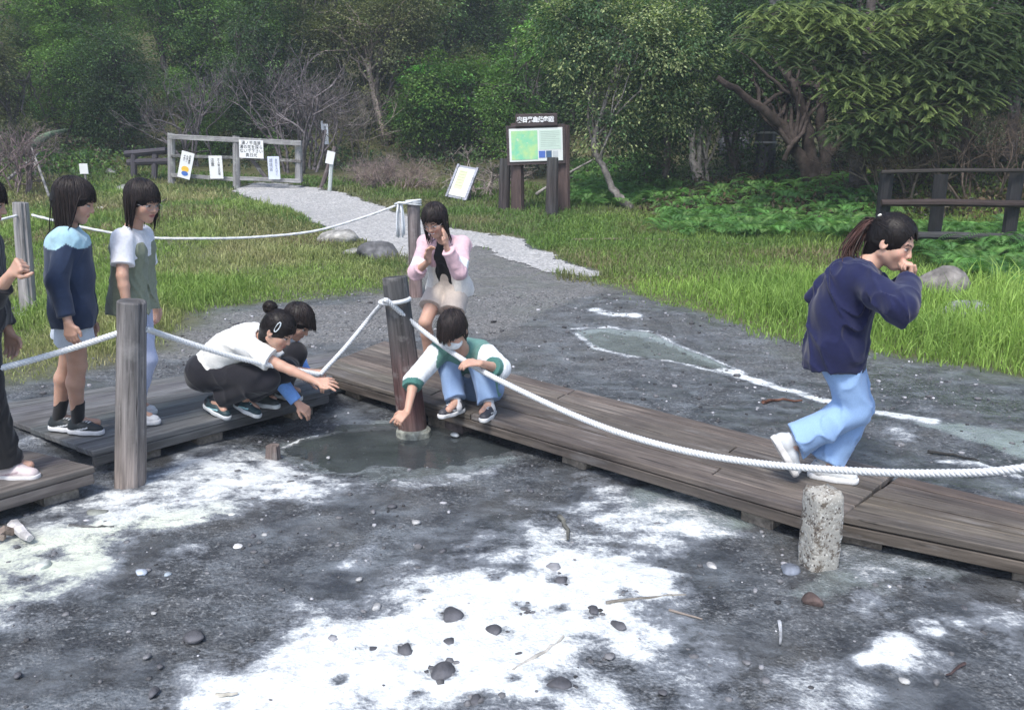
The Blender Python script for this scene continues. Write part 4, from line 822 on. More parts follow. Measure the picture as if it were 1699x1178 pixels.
# individually placed trees; px gives the image column, y the distance
def tx(u, y): return aty(u, 300, y)[0]
put_tree(tx(330, 22.5), 22.8, ('mid', 5), .42, 2.4, 'small mid green tree pushing between the two grey leafless shrubs', sink=.3)
put_tree(tx(420, 23.5), 23.6, ('dark', 2), .50, 1.4, 'dark green small tree standing behind the middle gate post', sink=.3)
put_tree(tx(90, 21), 21.5, ('mid', 4), .50, .4, 'mid green low tree behind the small plain white notice', sink=.4)
put_tree(tx(30, 20), 20, ('olive', 6), .62, 1., 'olive yellow bush tree at the far left edge above the dead branches', sink=.5)
put_tree(tx(150, 23), 23, ('light', 8), .62, 2., 'bright green tree high on the left slope between darker trees', sink=-.9)
put_tree(tx(120, 24), 24.0, ('light', 8), .55, 5., 'bright green spreading tree above the mossy log on the left', sink=-1.2)
put_tree(tx(290, 24.5), 24.5, ('mid', 4), .6, 2.6, 'mid green tree high above the left gate post', sink=-1.6)
put_tree(tx(200, 21.5), 21.8, ('dark', 1), .62, .5, 'dark tree standing behind the old crossed fence', sink=.4)
put_tree(tx(470, 25), 25.5, ('mid', 4), .72, 3., 'mid green tree rising behind the big bare shrub', sink=-.4)
put_tree(tx(560, 24), 25, ('olive', 7), .85, 4., 'olive tree whose crown overhangs the pale slanting trunk', sink=-1.4)
put_tree(tx(860, 19), 20, ('mid', 5), .6, 5., 'green tree between the round bush and the variegated tree', sink=-.2)
put_tree(tx(1110, 18), 18.5, ('dark', 2), .72, .3, 'dark tree right behind the variegated tree', sink=.1)
put_tree(tx(1240, 17.5), 18.5, ('dark', 3), .78, 2.2, 'dark tree beside the utility pole', sink=.2)
put_tree(tx(1440, 16), 17.0, ('dark', 1), .72, 4.1, 'dark tree between the knotty trunks and the rail fence', sink=-.4)
put_tree(tx(1620, 15), 15.5, ('olive', 6), .62, 1.7, 'olive dark tree behind the right end of the rail fence', sink=-.2)
put_tree(tx(1560, 14.5), 16.8, ('dark', 2), .8, 5.5, 'very dark tree above the middle of the rail fence', sink=-.6)
put_tree(tx(1700, 13.5), 14, ('dark', 3), .7, 3.3, 'dark tree cut by the right edge of the view', sink=-.5)
# --- a special tree: own crown and trunk
def special(name, base, blobs_px, stems_px, y0, nclu, per, ln, cols, label, cat='tree', csig=.2, droop=.25, wr=.5, tip=None, tipp=.3, bark=(.16, .14, .13), seed=1, nl=24, shell=.45, dy=.8):
    ppm = F_PX/(y0*math.cos(PITCH)+.6); bl = []
    for (u, v, ru, rv) in blobs_px:
        c = aty(u, v, y0+rng.uniform(-.3, .3)); bl.append((*c, ru/ppm, ru/ppm*dy, rv/ppm))
    (V, T, c), cc = crown_mesh(seed, bl, nclu, per, ln, cols, csig, droop, wr, tip, shell, tipp); og = np.array(base)
    root = empty(name, base, label, cat); o = link('crown', mesh_np('crown', V-og, None, T, c, smooth=False), M_leaf, root)
    if stems_px:
        st = [(np.array([aty(u, v, yy) for u, v, yy in pts]), ra) for pts, ra in stems_px]
        link('trunk', mesh_of(limbs(seed+5, st, cc, .1, bark, nl), 'trunk', og), M_bark, root)
    return root
b = ground(735, 262)
special('shrub', b, [(735, 150, 62, 52), (690, 185, 40, 36), (790, 150, 42, 42), (770, 205, 38, 22), (700, 215, 40, 22)], [([(740, 262, b[1]), (735, 220, b[1]), (730, 150, b[1])], .07)], b[1]-.2, 330, 60, .10, LG[:3]+[(.06, .16, .03)], 'dense rounded bright green bush tree behind the tilted info board', csig=.19, seed=21, cat='bush')
b = ground(1045, 347); y1 = b[1]
special('tree', b, [(1040, 60, 90, 60), (960, 90, 55, 55), (1110, 80, 75, 70), (1000, 10, 90, 40), (1130, 170, 55, 45), (1000, 190, 45, 50), (940, 40, 50, 40), (1060, 150, 60, 45), (1000, 235, 22, 18)],
        [([(1047, 347, y1), (1020, 320, y1), (1000, 275, y1), (985, 240, y1), (1010, 150, y1), (1040, 60, y1)], .085)], y1+.3, 560, 46, .075, [(.06, .12, .045), (.05, .10, .045), (.08, .14, .06)], 'tree with pale cream tipped leaves and a leaning thin trunk right of the map board', csig=.15, tip=(.36, .42, .20), tipp=.5, seed=23, bark=(.22, .2, .19), droop=.4, shell=.35)
b = ground(1165, 308); y2 = b[1]
special('tree', b, [(1150, 130, 70, 60), (1200, 100, 60, 50), (1180, 40, 90, 40)], [([(1160, 308, y2), (1150, 270, y2), (1148, 235, y2), (1130, 190, y2)], .09), ([(1165, 308, y2), (1160, 260, y2), (1162, 220, y2), (1180, 180, y2), (1200, 120, y2)], .08), ([(1175, 305, y2), (1172, 270, y2), (1176, 235, y2)], .045)], y2+.6, 180, 50, .08, DG, 'pale barked forked tree growing from the fern bank', seed=25, bark=(.30, .28, .28))
b = ground(1345, 318); y3 = b[1]
special('tree', b, [(1330, 90, 90, 60), (1250, 130, 60, 50), (1400, 160, 60, 50), (1320, 170, 60, 36)], [([(1350, 318, y3), (1325, 260, y3), (1275, 190, y3), (1190, 130, y3)], .15), ([(1355, 318, y3), (1345, 260, y3), (1330, 180, y3), (1305, 120, y3)], .17), ([(1365, 318, y3), (1368, 260, y3), (1360, 190, y3), (1370, 120, y3)], .13), ([(1345, 300, y3), (1390, 240, y3), (1430, 180, y3)], .08), ([(1300, 268, y3-.2), (1310, 245, y3-.2), (1325, 228, y3)], .05)], y3+.8, 300, 50, .08, DG, 'dark knotty tree of several thick trunks beside the utility pole', seed=27, bark=(.05, .04, .036), nl=40)
b = ground(648, 240)
special('tree', b, [(600, 40, 75, 40), (660, 20, 60, 36), (560, 60, 50, 30)], [([(645, 238, b[1]), (625, 170, b[1]), (612, 110, b[1]), (618, 50, b[1])], .13)], b[1]-.2, 200, 50, .085, OL, 'tree with a pale slanting bare trunk behind the brown brushwood', seed=29, bark=(.36, .29, .26))
b = ground(1420, 300); yc = b[1]-1.5
# --- fir with drooping yellow tipped sprays
def spray_tree(base, tips_px, y0, label, seed, cols, tipc, stem, nper=26):
    r = np.random.default_rng(seed); og = np.array(base); Vs, Ts, Cs = [], [], []; n0 = 0; root = empty('conifer', base, label, 'conifer'); m = MB()
    m.tube(spline(np.array([aty(*q) for q in stem]), 6), np.linspace(.16, .06, 6*(len(stem)-1)+1), 10, (.10, .085, .08), rough=.08)
    for (u, v, ru, rv, cnt, bright) in tips_px:
        for _ in range(int(cnt*1.7)):
            a = r.uniform(0, 6.28); q = math.sqrt(r.uniform(0, 1)); p = aty(u+ru*q*math.cos(a), v+rv*q*math.sin(a), y0+r.uniform(-.5, .9)); dr = nrm([r.normal(-.1, .8), -abs(r.normal(.4, .4)), .02]); L = r.uniform(.16, .32)
            t = np.linspace(0, 1, 12); ax = p+dr*(t*L)[:, None]; ax[:, 2] -= .42*L*t**2; sd_ = nrm(np.cross(dr, [0, 0, 1.])); T_ = nrm_rows(np.gradient(ax, axis=0))
            for sg in (-1, 1, 0):
                D = nrm_rows(T_*.75+(sd_*sg)[None]*.75+np.array([0, 0, -.12 if sg else .2])); l_ = (.050*(1-.4*t)+.018)*(1 if sg else .6)
                N = nrm_rows(np.cross(D, sd_[None])*1.0+np.array([0, 0, .8])); N = nrm_rows(N-D*(N*D).sum(1)[:, None])
                mix = (t*1.1)[:, None]*bright; c = np.array(cols[r.integers(len(cols))])*(1-mix)+np.array(tipc)*mix; c = c*np.exp(r.normal(0, .12, (12, 1)))
                V, T, C = leaf_batch(ax+D*l_[:, None]*.5, D, N, l_, l_*.40, c, .12); Vs.append(V); Ts.append(T+n0); Cs.append(C); n0 += len(V)
            if r.uniform() < .2: m.tube([p+nrm(-dr+V3(0, .6, .1))*.22, p, ax[-3]], [.006, .005, .002], 4, (.07, .06, .045), cap=False)
    link('crown', mesh_np('crown', np.vstack(Vs)-og, None, np.vstack(Ts), np.vstack(Cs), smooth=False), M_leaf, root); link('trunk', mesh_of(m, 'trunk', og), M_bark, root)
FC = [(.05, .088, .038), (.042, .075, .036), (.065, .105, .045)]
b = ground(1425, 330); yc = b[1]-1.2
spray_tree(b, [(1330, 25, 85, 25, 230, 1.), (1430, 45, 80, 30, 190, .9), (1560, 20, 80, 30, 170, .9), (1400, 135, 45, 30, 60, .8), (1440, 165, 60, 30, 80, .9), (1530, 150, 70, 45, 120, .7), (1545, 185, 22, 18, 26, 1.), (1620, 170, 30, 14, 24, .8), (1450, 95, 150, 40, 300, .25), (1600, 110, 90, 60, 260, .2), (1480, 215, 110, 35, 200, .2), (1640, 60, 70, 60, 200, .2), (1290, 60, 60, 30, 70, .5)],
           yc, 'conifer with drooping yellow green shoots hanging over the right side', 31, FC, (.30, .38, .13), [(1425, 330, b[1]+.3), (1425, 240, b[1]), (1440, 100, b[1]), (1450, -80, b[1])])
# --- bare twiggy shrubs
def bare(base, W, Ht, label, seed, col, n0=9, depth=5, lean=0., r0=.035, spread=.55, cat='bare shrub', name='bare_shrub', up=.25):
    r = np.random.default_rng(seed); m = MB(); cnt = [0]
    def grow(p, d, L, ra, k):
        n = 4; P = [p]
        for _ in range(n):
            d = nrm(d+r.normal(0, .14, 3)+V3(0, 0, .04)); P.append(P[-1]+d*L/n)
        m.tube(P, np.linspace(ra, ra*.7, n+1), 4 if k < 2 else 3, np.array(col)*r.uniform(.75, 1.2), cap=False); cnt[0] += 1
        if k < depth:
            for _ in range(r.integers(2, 4)): grow(P[r.integers(2, n+1)], nrm(d+r.normal(0, spread, 3)+V3(0, 0, up*.3)), L*r.uniform(.62, .82), ra*.62, k+1)
    for i in range(n0):
        a = r.uniform(0, 6.28); s = r.uniform(.1, .55); grow(V3(math.cos(a)*.15*W, math.sin(a)*.1*W, -.1), nrm(V3(math.cos(a)*s*W/Ht*1.2+lean, math.sin(a)*s*.6, 1)), Ht*.36, r0*r.uniform(.7, 1.1), 0)
    o = link(name, mesh_of(m, name), M_bark, None, base); tag(o, label, cat); return o
TW = (.24, .205, .21)
b = ground(500, 285); bare(b, 2.6, 3.3, 'large grey purple leafless shrub with many upright stems behind the gate', 51, (.17, .15, .155), 11, 5, r0=.045)
b = ground(545, 275); bare(b, 1.2, 2.8, 'tall thin pale stemmed leafless shrub right of the gate', 53, (.20, .18, .165), 6, 5, r0=.03)
b = ground(340, 280); bare(b, 2.4, 3.0, 'grey leafless shrub behind the left half of the gate', 52, (.14, .125, .13), 7, 5, r0=.04)
b = ground(595, 270); bare(b, .9, 2.5, 'slender bare saplings below the slanting trunk', 54, (.24, .21, .18), 5, 4, r0=.025)
b = ground(25, 320); bare(b, 1.6, 1.7, 'dry brownish dead bush at the far left edge', 55, (.22, .17, .17), 9, 5, r0=.03)
b = ground(660, 312); bare(b, 2.2, 1.0, 'low brown dry brushwood heap left of the info board', 56, (.30, .235, .215), 26, 5, r0=.016, spread=.7, cat='brushwood', name='brushwood', up=0.)
b = ground(620, 305); bare(b, 1.6, .9, 'low grey brown dry brushwood left of the other heap', 57, (.26, .21, .20), 20, 5, r0=.014, spread=.7, cat='brushwood', name='brushwood', up=0.)
b = ground(800, 325); bare(b, 2.2, 1.5, 'tangle of pale arching dead branches behind the info board', 58, (.28, .24, .22), 9, 4, r0=.026, spread=.8, cat='dead branches', name='dead_branches', up=-.6)
b = ground(1240, 260); bare(b, 1.8, 2.5, 'grey leafless thicket behind the forked tree', 59, (.16, .15, .17), 12, 5, r0=.03)
b = ground(1500, 330); bare(b, 2.6, 2.0, 'dry brown thicket behind the rail fence', 60, (.14, .115, .085), 14, 5, r0=.025)
b = ground(830, 250); bare(b, 2.2, 2.6, 'grey bare thicket behind the map board', 62, (.2, .17, .18), 11, 5, r0=.03)
b = ground(1640, 330); bare(b, 2.4, 2.0, 'dry brown thicket behind the right fence post', 63, (.13, .10, .08), 12, 5, r0=.022)
def logm(pts, r, label, col): m = MB(); P = spline(np.array([ground(u, v)+V3(0, 0, dz) for u, v, dz in pts]), 5); m.tube(P, np.linspace(r, r*.6, len(P)), 9, col, rough=.08); tag(m.build('fallen_log', M_bark, None, P[0], smooth=True, loc=P[0]), label, 'fallen log')
logm([(15, 306, .1), (45, 297, .3), (70, 288, .45)], .035, 'thin dead branch slanting at the far left', (.25, .24, .24)); logm([(82, 330, .05), (66, 305, .45), (58, 292, .6)], .03, 'pale dead branch leaning the other way at the far left', (.3, .29, .28)); logm([(50, 290, .55), (85, 282, .75), (115, 276, .8)], .09, 'mossy green log resting above the dead branches', (.10, .14, .09)); logm([(60, 292, .0), (60, 286, .5)], .03, 'short pale upright dead stick at the far left', (.26, .25, .24))
logm([(950, 402, .03), (1080, 401, .03), (1250, 410, .03)], .025, 'thin weathered pole lying in the grass bank', (.16, .13, .10)); logm([(250, 352, .05), (262, 345, .06), (278, 338, .1)], .025, 'broken twig on the mound left of the path', (.2, .17, .14))
logm([(890, 330, .1), (940, 312, .3), (985, 300, .5)], .03, 'pale dead branch lying behind the short dark logs', (.3, .28, .27))
# --- ferns and ground plants: uncountable cover
def frond_cover(name, label, regions, seed, cols, L0=.50, nf=10):
    r = np.random.default_rng(seed); Vs, Ts, Cs = [], [], []; n0 = 0
    for (poly, cnt) in regions:
        P = np.array(gpoly(poly)); lo, hi = P.min(0), P.max(0); k = 0; g_ = 0
        while k < cnt and g_ < cnt*60:
            g_ += 1; q = r.uniform(lo, hi)
            if sdpoly(q[:1], q[1:], P)[0] > 0: continue
            k += 1; b = V3(*q, Hs(*q)); s = r.uniform(.6, 1.25)
            for f in range(nf):
                a = r.uniform(0, 6.28); L = L0*s*r.uniform(.7, 1.15); t = np.linspace(.12, 1, 20); h_ = V3(math.cos(a), math.sin(a), 0); ris = r.uniform(.8, 1.4)
                ax = b+h_*(t*L)[:, None]*.9; ax[:, 2] += L*(ris*t-.75*ris*t**2.2); T_ = nrm_rows(np.gradient(ax, axis=0)); sd_ = V3(-h_[1], h_[0], 0); c0 = np.array(cols[r.integers(len(cols))])*math.exp(r.normal(0, .2))
                for sg in (-1, 1):
                    l_ = L*.24*np.sin(math.pi*(t*.86+.12))**.7; D = nrm_rows(T_*.35+sd_*sg+V3(0, 0, -.12)); N = nrm_rows(np.cross(T_, sd_[None])*-1+V3(0, 0, .5)); N = nrm_rows(N-D*(N*D).sum(1)[:, None])
                    V, T, C = leaf_batch(ax+D*(l_*.5)[:, None], D, N, l_, L*.024, c0[None]*np.exp(r.normal(0, .1, (20, 1))), .1); Vs.append(V); Ts.append(T+n0); Cs.append(C); n0 += len(V)
    tag(link(name, mesh_np(name, np.vstack(Vs), None, np.vstack(Ts), np.vstack(Cs), smooth=False), M_leaf), label, None, None, 'stuff')
FG = [(.11, .26, .065), (.09, .21, .06), (.14, .30, .075), (.15, .27, .075)]
frond_cover('ferns', 'green ferns covering the bank below the trees', [([(945, 345), (950, 275), (1060, 262), (1140, 310), (1130, 345), (1040, 345)], 150), ([(1100, 400), (1105, 345), (1200, 322), (1330, 335), (1460, 345), (1460, 400), (1300, 398), (1180, 392)], 190), ([(1440, 420), (1470, 395), (1699, 398), (1760, 430), (1500, 428)], 60), ([(1540, 440), (1580, 400), (1699, 390), (1800, 420), (1740, 500), (1620, 470)], 90), ([(1200, 320), (1290, 300), (1450, 300), (1460, 345), (1300, 335)], 70)], 71, FG)
def scatter_cover(name, label, regions, seed, cols, hgt, ln, mat=M_leaf, per=26, wr=.5):
    r = np.random.default_rng(seed); Vs, Ts, Cs = [], [], []; n0 = 0
    for (poly, cnt, hg, cs) in regions:
        P = np.array(poly, float); lo, hi = P.min(0), P.max(0); q = r.uniform(lo, hi, (cnt*4, 2)); q = q[sdpoly(q[:, 0], q[:, 1], P) < 0][:cnt]; n = len(q)*per
        ci = np.repeat(np.arange(len(q)), per); base = np.column_stack([q, H(q[:, 0], q[:, 1])]); hh = r.uniform(.3, 1, len(q))*hg
        C = base[ci]+r.normal(0, 1, (n, 3))*np.array([.16, .16, .0])+np.column_stack([np.zeros((n, 2)), r.uniform(0, 1, n)*hh[ci]]); D = rdir(r, n, .2); N = rdir(r, n, 1.2); N = nrm_rows(N-D*(N*D).sum(1)[:, None])
        c = np.array(cs)[r.integers(0, len(cs), len(q))][ci]*np.exp(r.normal(0, .25, (n, 1))); l_ = ln*r.uniform(.6, 1.3, n); V, T, C_ = leaf_batch(C, D, N, l_, l_*wr, c); Vs.append(V); Ts.append(T+n0); Cs.append(C_); n0 += len(V)
    tag(link(name, mesh_np(name, np.vstack(Vs), None, np.vstack(Ts), np.vstack(Cs), smooth=False), mat), label, None, None, 'stuff')
scatter_cover('undergrowth', 'low tangled undergrowth and leaf litter on the forest floor', [([(-26, 20.5), (-9, 21), (-2, 21), (4, 17.5), (12, 14), (20, 14), (26, 30), (-34, 30), (-34, 19)], 3200, .7, DG+[(.07, .06, .045), (.05, .05, .035)]), ([(2.5, 15), (5, 13.0), (8, 12.2), (14, 12), (14, 17), (4, 18)], 900, .3, [(.09, .065, .04), (.12, .085, .05), (.06, .05, .03), (.045, .06, .03)]), ([(-18, 17.8), (-9.5, 18), (-8.5, 21), (-18, 22)], 420, .55, MG+DG+[(.10, .08, .06)])], 81, None, .6, .10)
# --- grass
def blades(n, q, hgt, wid, cols, r, lean=.35, segs=2):
    z_ = H(q[:, 0], q[:, 1]); a = r.uniform(0, 6.28, n); f = r.uniform(0, 6.28, n); l = np.abs(r.normal(0, lean, n)); b = np.column_stack([q, z_-.01])
    d = np.column_stack([np.cos(a)*l, np.sin(a)*l, np.ones(n)]); w_ = np.column_stack([np.cos(f), np.sin(f), np.zeros(n)])*wid[:, None]
    p1 = b+d*np.array([.45, .45, .6])*hgt[:, None]; p2 = b+d*np.array([1.25, 1.25, .95])*hgt[:, None]; p2[:, 2] -= (l**2)*hgt*.35
    V = np.stack([b-w_, b+w_, p1+w_*.8, p1-w_*.8, p2], 1).reshape(-1, 3); i = np.arange(n)[:, None]*5
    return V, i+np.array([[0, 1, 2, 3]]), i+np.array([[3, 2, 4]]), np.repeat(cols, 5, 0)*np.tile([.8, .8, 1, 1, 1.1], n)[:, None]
def grass(name, label, poly, n, hf, cf, seed, wid=.0035, lean=.4, dens=None):
    r = np.random.default_rng(seed); P = np.array(poly, float); lo, hi = P.min(0), P.max(0); Q = []; tot = 0
    while tot < n:
        q = r.uniform(lo, hi, (n*2, 2)); dist = np.hypot(q[:, 0], q[:, 1]); keep = (sdpoly(q[:, 0], q[:, 1], P)+(fbm(q[:, 0]*2.2, q[:, 1]*2.2, 31)-.5)*.4+(fbm(q[:, 0]*8, q[:, 1]*8, 32)-.5)*.35-np.abs(r.normal(0, .07, n*2)) < 0) & (np.abs(q[:, 0]) < q[:, 1]*.86+.8) & (r.uniform(0, 1, n*2) < (7.5/np.maximum(dist, 5))**1.3)
        keep &= (sdpoly(q[:, 0], q[:, 1], PATHP)+(fbm(q[:, 0]*3, q[:, 1]*3, 31)-.5)*.5 > .07) & (sdpoly(q[:, 0], q[:, 1], GRAV)+(fbm(q[:, 0]*3, q[:, 1]*3, 31)-.5)*.9+.15*r.uniform(-1, 1, n*2) > .0)
        if dens is not None: keep &= r.uniform(0, 1, n*2) < dens(q[:, 0], q[:, 1])
        Q.append(q[keep]); tot += keep.sum()
    q = np.vstack(Q)[:n]; dist = np.hypot(q[:, 0], q[:, 1]); h_ = hf(q[:, 0], q[:, 1])*np.exp(r.normal(0, .3, n))*(.38+.62*sstep(-.1, .55, -sdpoly(q[:, 0], q[:, 1], P)+(fbm(q[:, 0]*5, q[:, 1]*5, 38)-.5)*.4)); c = cf(q[:, 0], q[:, 1], r)*np.exp(r.normal(0, .2, (n, 1)))
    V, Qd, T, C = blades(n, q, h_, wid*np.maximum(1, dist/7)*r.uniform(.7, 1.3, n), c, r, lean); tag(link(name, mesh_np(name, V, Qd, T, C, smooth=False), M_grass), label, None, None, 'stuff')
def mixcol(a, b, t): t = np.clip(t, 0, 1)[:, None]; return np.array(a)[None]*(1-t)+np.array(b)[None]*t
sbank = lambda a, b: sdpoly(a, b, bankP)
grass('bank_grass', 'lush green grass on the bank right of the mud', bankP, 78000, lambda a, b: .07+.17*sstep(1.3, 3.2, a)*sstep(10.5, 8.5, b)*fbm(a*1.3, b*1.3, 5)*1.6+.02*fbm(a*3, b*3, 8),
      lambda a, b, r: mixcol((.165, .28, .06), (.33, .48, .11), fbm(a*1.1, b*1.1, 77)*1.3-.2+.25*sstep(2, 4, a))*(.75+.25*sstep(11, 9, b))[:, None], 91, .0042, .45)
grass('lawn_grass', 'meadow grass on the left behind the girls', lawnP, 112000, lambda a, b: .05+.10*sstep(.5, .75, fbm(a*.9+4, b*.9, 15))+.03*fbm(a*4, b*4, 18),
      lambda a, b, r: mixcol((.22, .325, .08), (.37, .34, .18), fbm(a*.8, b*.8, 37)*2.4-.8+.6*sstep(7.4, 6.4, b)), 92, .0036, .5, dens=lambda a, b: np.clip(.55+1.0*sstep(6.3, 7.3, b), 0, 1))
farP = [(-22, 16.5), (-9, 9.5), (-6.5, 11.5), (-4.2, 12.5), (-1.6, 9.9), (1, 9.3), (2.2, 9.1), (5, 8.6), (9, 8.5), (12, 10), (7, 12.5), (4, 15.5), (2, 17.5), (0, 20), (-6, 20.5), (-14, 21.5), (-22, 22)]
grass('verge_grass', 'short rough grass round the path and signs', farP, 90000, lambda a, b: .06+.07*fbm(a*1.2, b*1.2, 25), lambda a, b, r: mixcol((.125, .21, .055), (.25, .21, .12), fbm(a*.9, b*.9, 47)*2.6-1.0), 93, .0045, .6)
# ================================================================== PEOPLE
UPV = V3(0, 0, 1.)
class Sdf:
    """smooth-blended rounded cones and ellipsoids on a grid, meshed as one closed surface"""
    def __init__(s, h): s.h = h; s.groups = [dict(it=[], cuts=[], k=.02, sub=False)]
    def group(s, k=.02, sub=False): s.groups.append(dict(it=[], cuts=[], k=k, sub=sub)); return s
    def cone(s, a, b, ra, rb, k=.02, flat=None, sub=False): s.groups[-1]['it'].append(('c', np.asarray(a, float), np.asarray(b, float), ra, rb, k, flat, sub)); return s
    def ell(s, c, rad, R=np.eye(3), k=.02, sub=False): s.groups[-1]['it'].append(('e', np.asarray(c, float), np.asarray(rad, float), R, k, sub)); return s
    def cut(s, p, n): s.groups[-1]['cuts'].append((np.asarray(p, float), nrm(n))); return s
    @staticmethod
    def bb(i):
        if i[0] == 'c': r = max(i[3], i[4])+.01; return np.minimum(i[1], i[2])-r, np.maximum(i[1], i[2])+r
        r = max(i[2])+.01; return i[1]-r, i[1]+r
    def mesh(s, disp=None):
        h = s.h; bbs = [s.bb(i) for g in s.groups for i in g['it'] if not i[-1] and not g['sub']]; lo = np.min([b[0] for b in bbs], 0)-4*h; hi = np.max([b[1] for b in bbs], 0)+4*h
        n = np.ceil((hi-lo)/h).astype(int)+1; BIG = .08; D = np.full(n, BIG, np.float32); ax = [lo[k]+np.arange(n[k])*h for k in range(3)]
        def sl(a, b, pad): return tuple(slice(max(0, int((a[k]-pad-lo[k])/h)), min(n[k], int((b[k]+pad-lo[k])/h)+2)) for k in range(3))
        def val(i, S):
            X = ax[0][S[0]][:, None, None]; Y = ax[1][S[1]][None, :, None]; Z = ax[2][S[2]][None, None, :]
            if i[0] == 'c':
                _, a, b, ra, rb, k, fl, _s = i; e = b-a; L2 = e@e+1e-12; px, py, pz = X-a[0], Y-a[1], Z-a[2]; t = np.clip((px*e[0]+py*e[1]+pz*e[2])/L2, 0, 1)
                qx, qy, qz = px-t*e[0], py-t*e[1], pz-t*e[2]
                if fl is not None:
                    fn, ff = nrm(fl[0]), fl[1]; d = (qx*fn[0]+qy*fn[1]+qz*fn[2])*(ff-1); qx, qy, qz = qx+d*fn[0], qy+d*fn[1], qz+d*fn[2]
                return (np.sqrt(qx*qx+qy*qy+qz*qz)-(ra+t*(rb-ra))).astype(np.float32)
            _, c, rad, R, k, _s = i; P = [X-c[0], Y-c[1], Z-c[2]]; k0 = 0; k1 = 0
            for j in range(3): q = P[0]*R[0, j]+P[1]*R[1, j]+P[2]*R[2, j]; k0 = k0+(q/rad[j])**2; k1 = k1+(q/rad[j]**2)**2
            k0 = np.sqrt(k0); return (k0*(k0-1)/(np.sqrt(k1)+1e-9)).astype(np.float32)
        for g in s.groups:
            if not g['it']: continue
            gl = np.min([s.bb(i)[0] for i in g['it']], 0); gh = np.max([s.bb(i)[1] for i in g['it']], 0); GS = sl(gl, gh, .07); T = np.full(tuple(q.stop-q.start for q in GS), BIG, np.float32)
            for i in g['it']:
                S = sl(*s.bb(i), .05); S = tuple(slice(max(a.start, b.start), min(a.stop, b.stop)) for a, b in zip(S, GS)); L = tuple(slice(a.start-b.start, a.stop-b.start) for a, b in zip(S, GS))
                if any(q.stop <= q.start for q in L): continue
                d = val(i, S); k = i[5] if i[0] == 'c' else i[4]; o = T[L]
                if i[-1]: hh = np.clip(.5-.5*(o+d)/k, 0, 1); T[L] = o*(1-hh)-d*hh+k*hh*(1-hh)
                else: hh = np.clip(.5+.5*(o-d)/k, 0, 1); T[L] = o*(1-hh)+d*hh-k*hh*(1-hh)
            X = ax[0][GS[0]][:, None, None]; Y = ax[1][GS[1]][None, :, None]; Z = ax[2][GS[2]][None, None, :]
            for p, nn in g['cuts']: T = np.maximum(T, ((X-p[0])*nn[0]+(Y-p[1])*nn[1]+(Z-p[2])*nn[2]).astype(np.float32))
            o = D[GS]; k = g['k']
            if g['sub']: hh = np.clip(.5-.5*(o+T)/k, 0, 1); D[GS] = o*(1-hh)-T*hh+k*hh*(1-hh)
            else: hh = np.clip(.5+.5*(o-T)/k, 0, 1); D[GS] = o*(1-hh)+T*hh-k*hh*(1-hh)
        if disp is not None:
            m = np.abs(D) < .035; I = np.argwhere(m); D[m] += disp(lo+I*h).astype(np.float32)
        D = np.clip(D, -BIG, BIG)
        g = vdb.FloatGrid(background=BIG); g.copyFromArray(np.ascontiguousarray(D)); P, Q = g.convertToQuads(isovalue=0.0)
        return np.asarray(P, float)*h+lo, np.asarray(Q)[:, ::-1]
def n3(P, k, s=0): return vnoise(P[:, 0]*k+P[:, 2]*k*.37+s, P[:, 1]*k-P[:, 2]*k*.61+P[:, 0]*k*.2+s*1.7, s)
def folds(amp, k=16, seed=0, axis=(0, 0, 1)):
    axis = nrm(axis); u = nrm(np.cross(axis, [.3, .9, .2])); v = np.cross(axis, u)
    def f(P):
        a, b, c = P@axis, P@u, P@v; wv = n3(P, 7, seed)*5+n3(P, 15, seed+3)*1.5
        r1 = np.abs(np.sin(b*k+wv*1.3+a*4)); r2 = np.abs(np.sin(c*k*.9+wv*1.1-a*6+1)); r3 = n3(P, 30, seed+5)
        return -amp*((1-r1)**2*.9+(1-r2)**2*.9-.5)*(.5+n3(P, 5, seed+9))-amp*.3*(r3-.5)
    return f
def ik(a, b, L1, L2, pole):
    d = np.linalg.norm(b-a); e = (b-a)/d; d = min(d, (L1+L2)*.999); x = (L1*L1-L2*L2+d*d)/(2*d); hh = math.sqrt(max(L1*L1-x*x, 0)); pl = np.asarray(pole, float); pl = nrm(pl-e*(pl@e)); return a+e*x+pl*hh
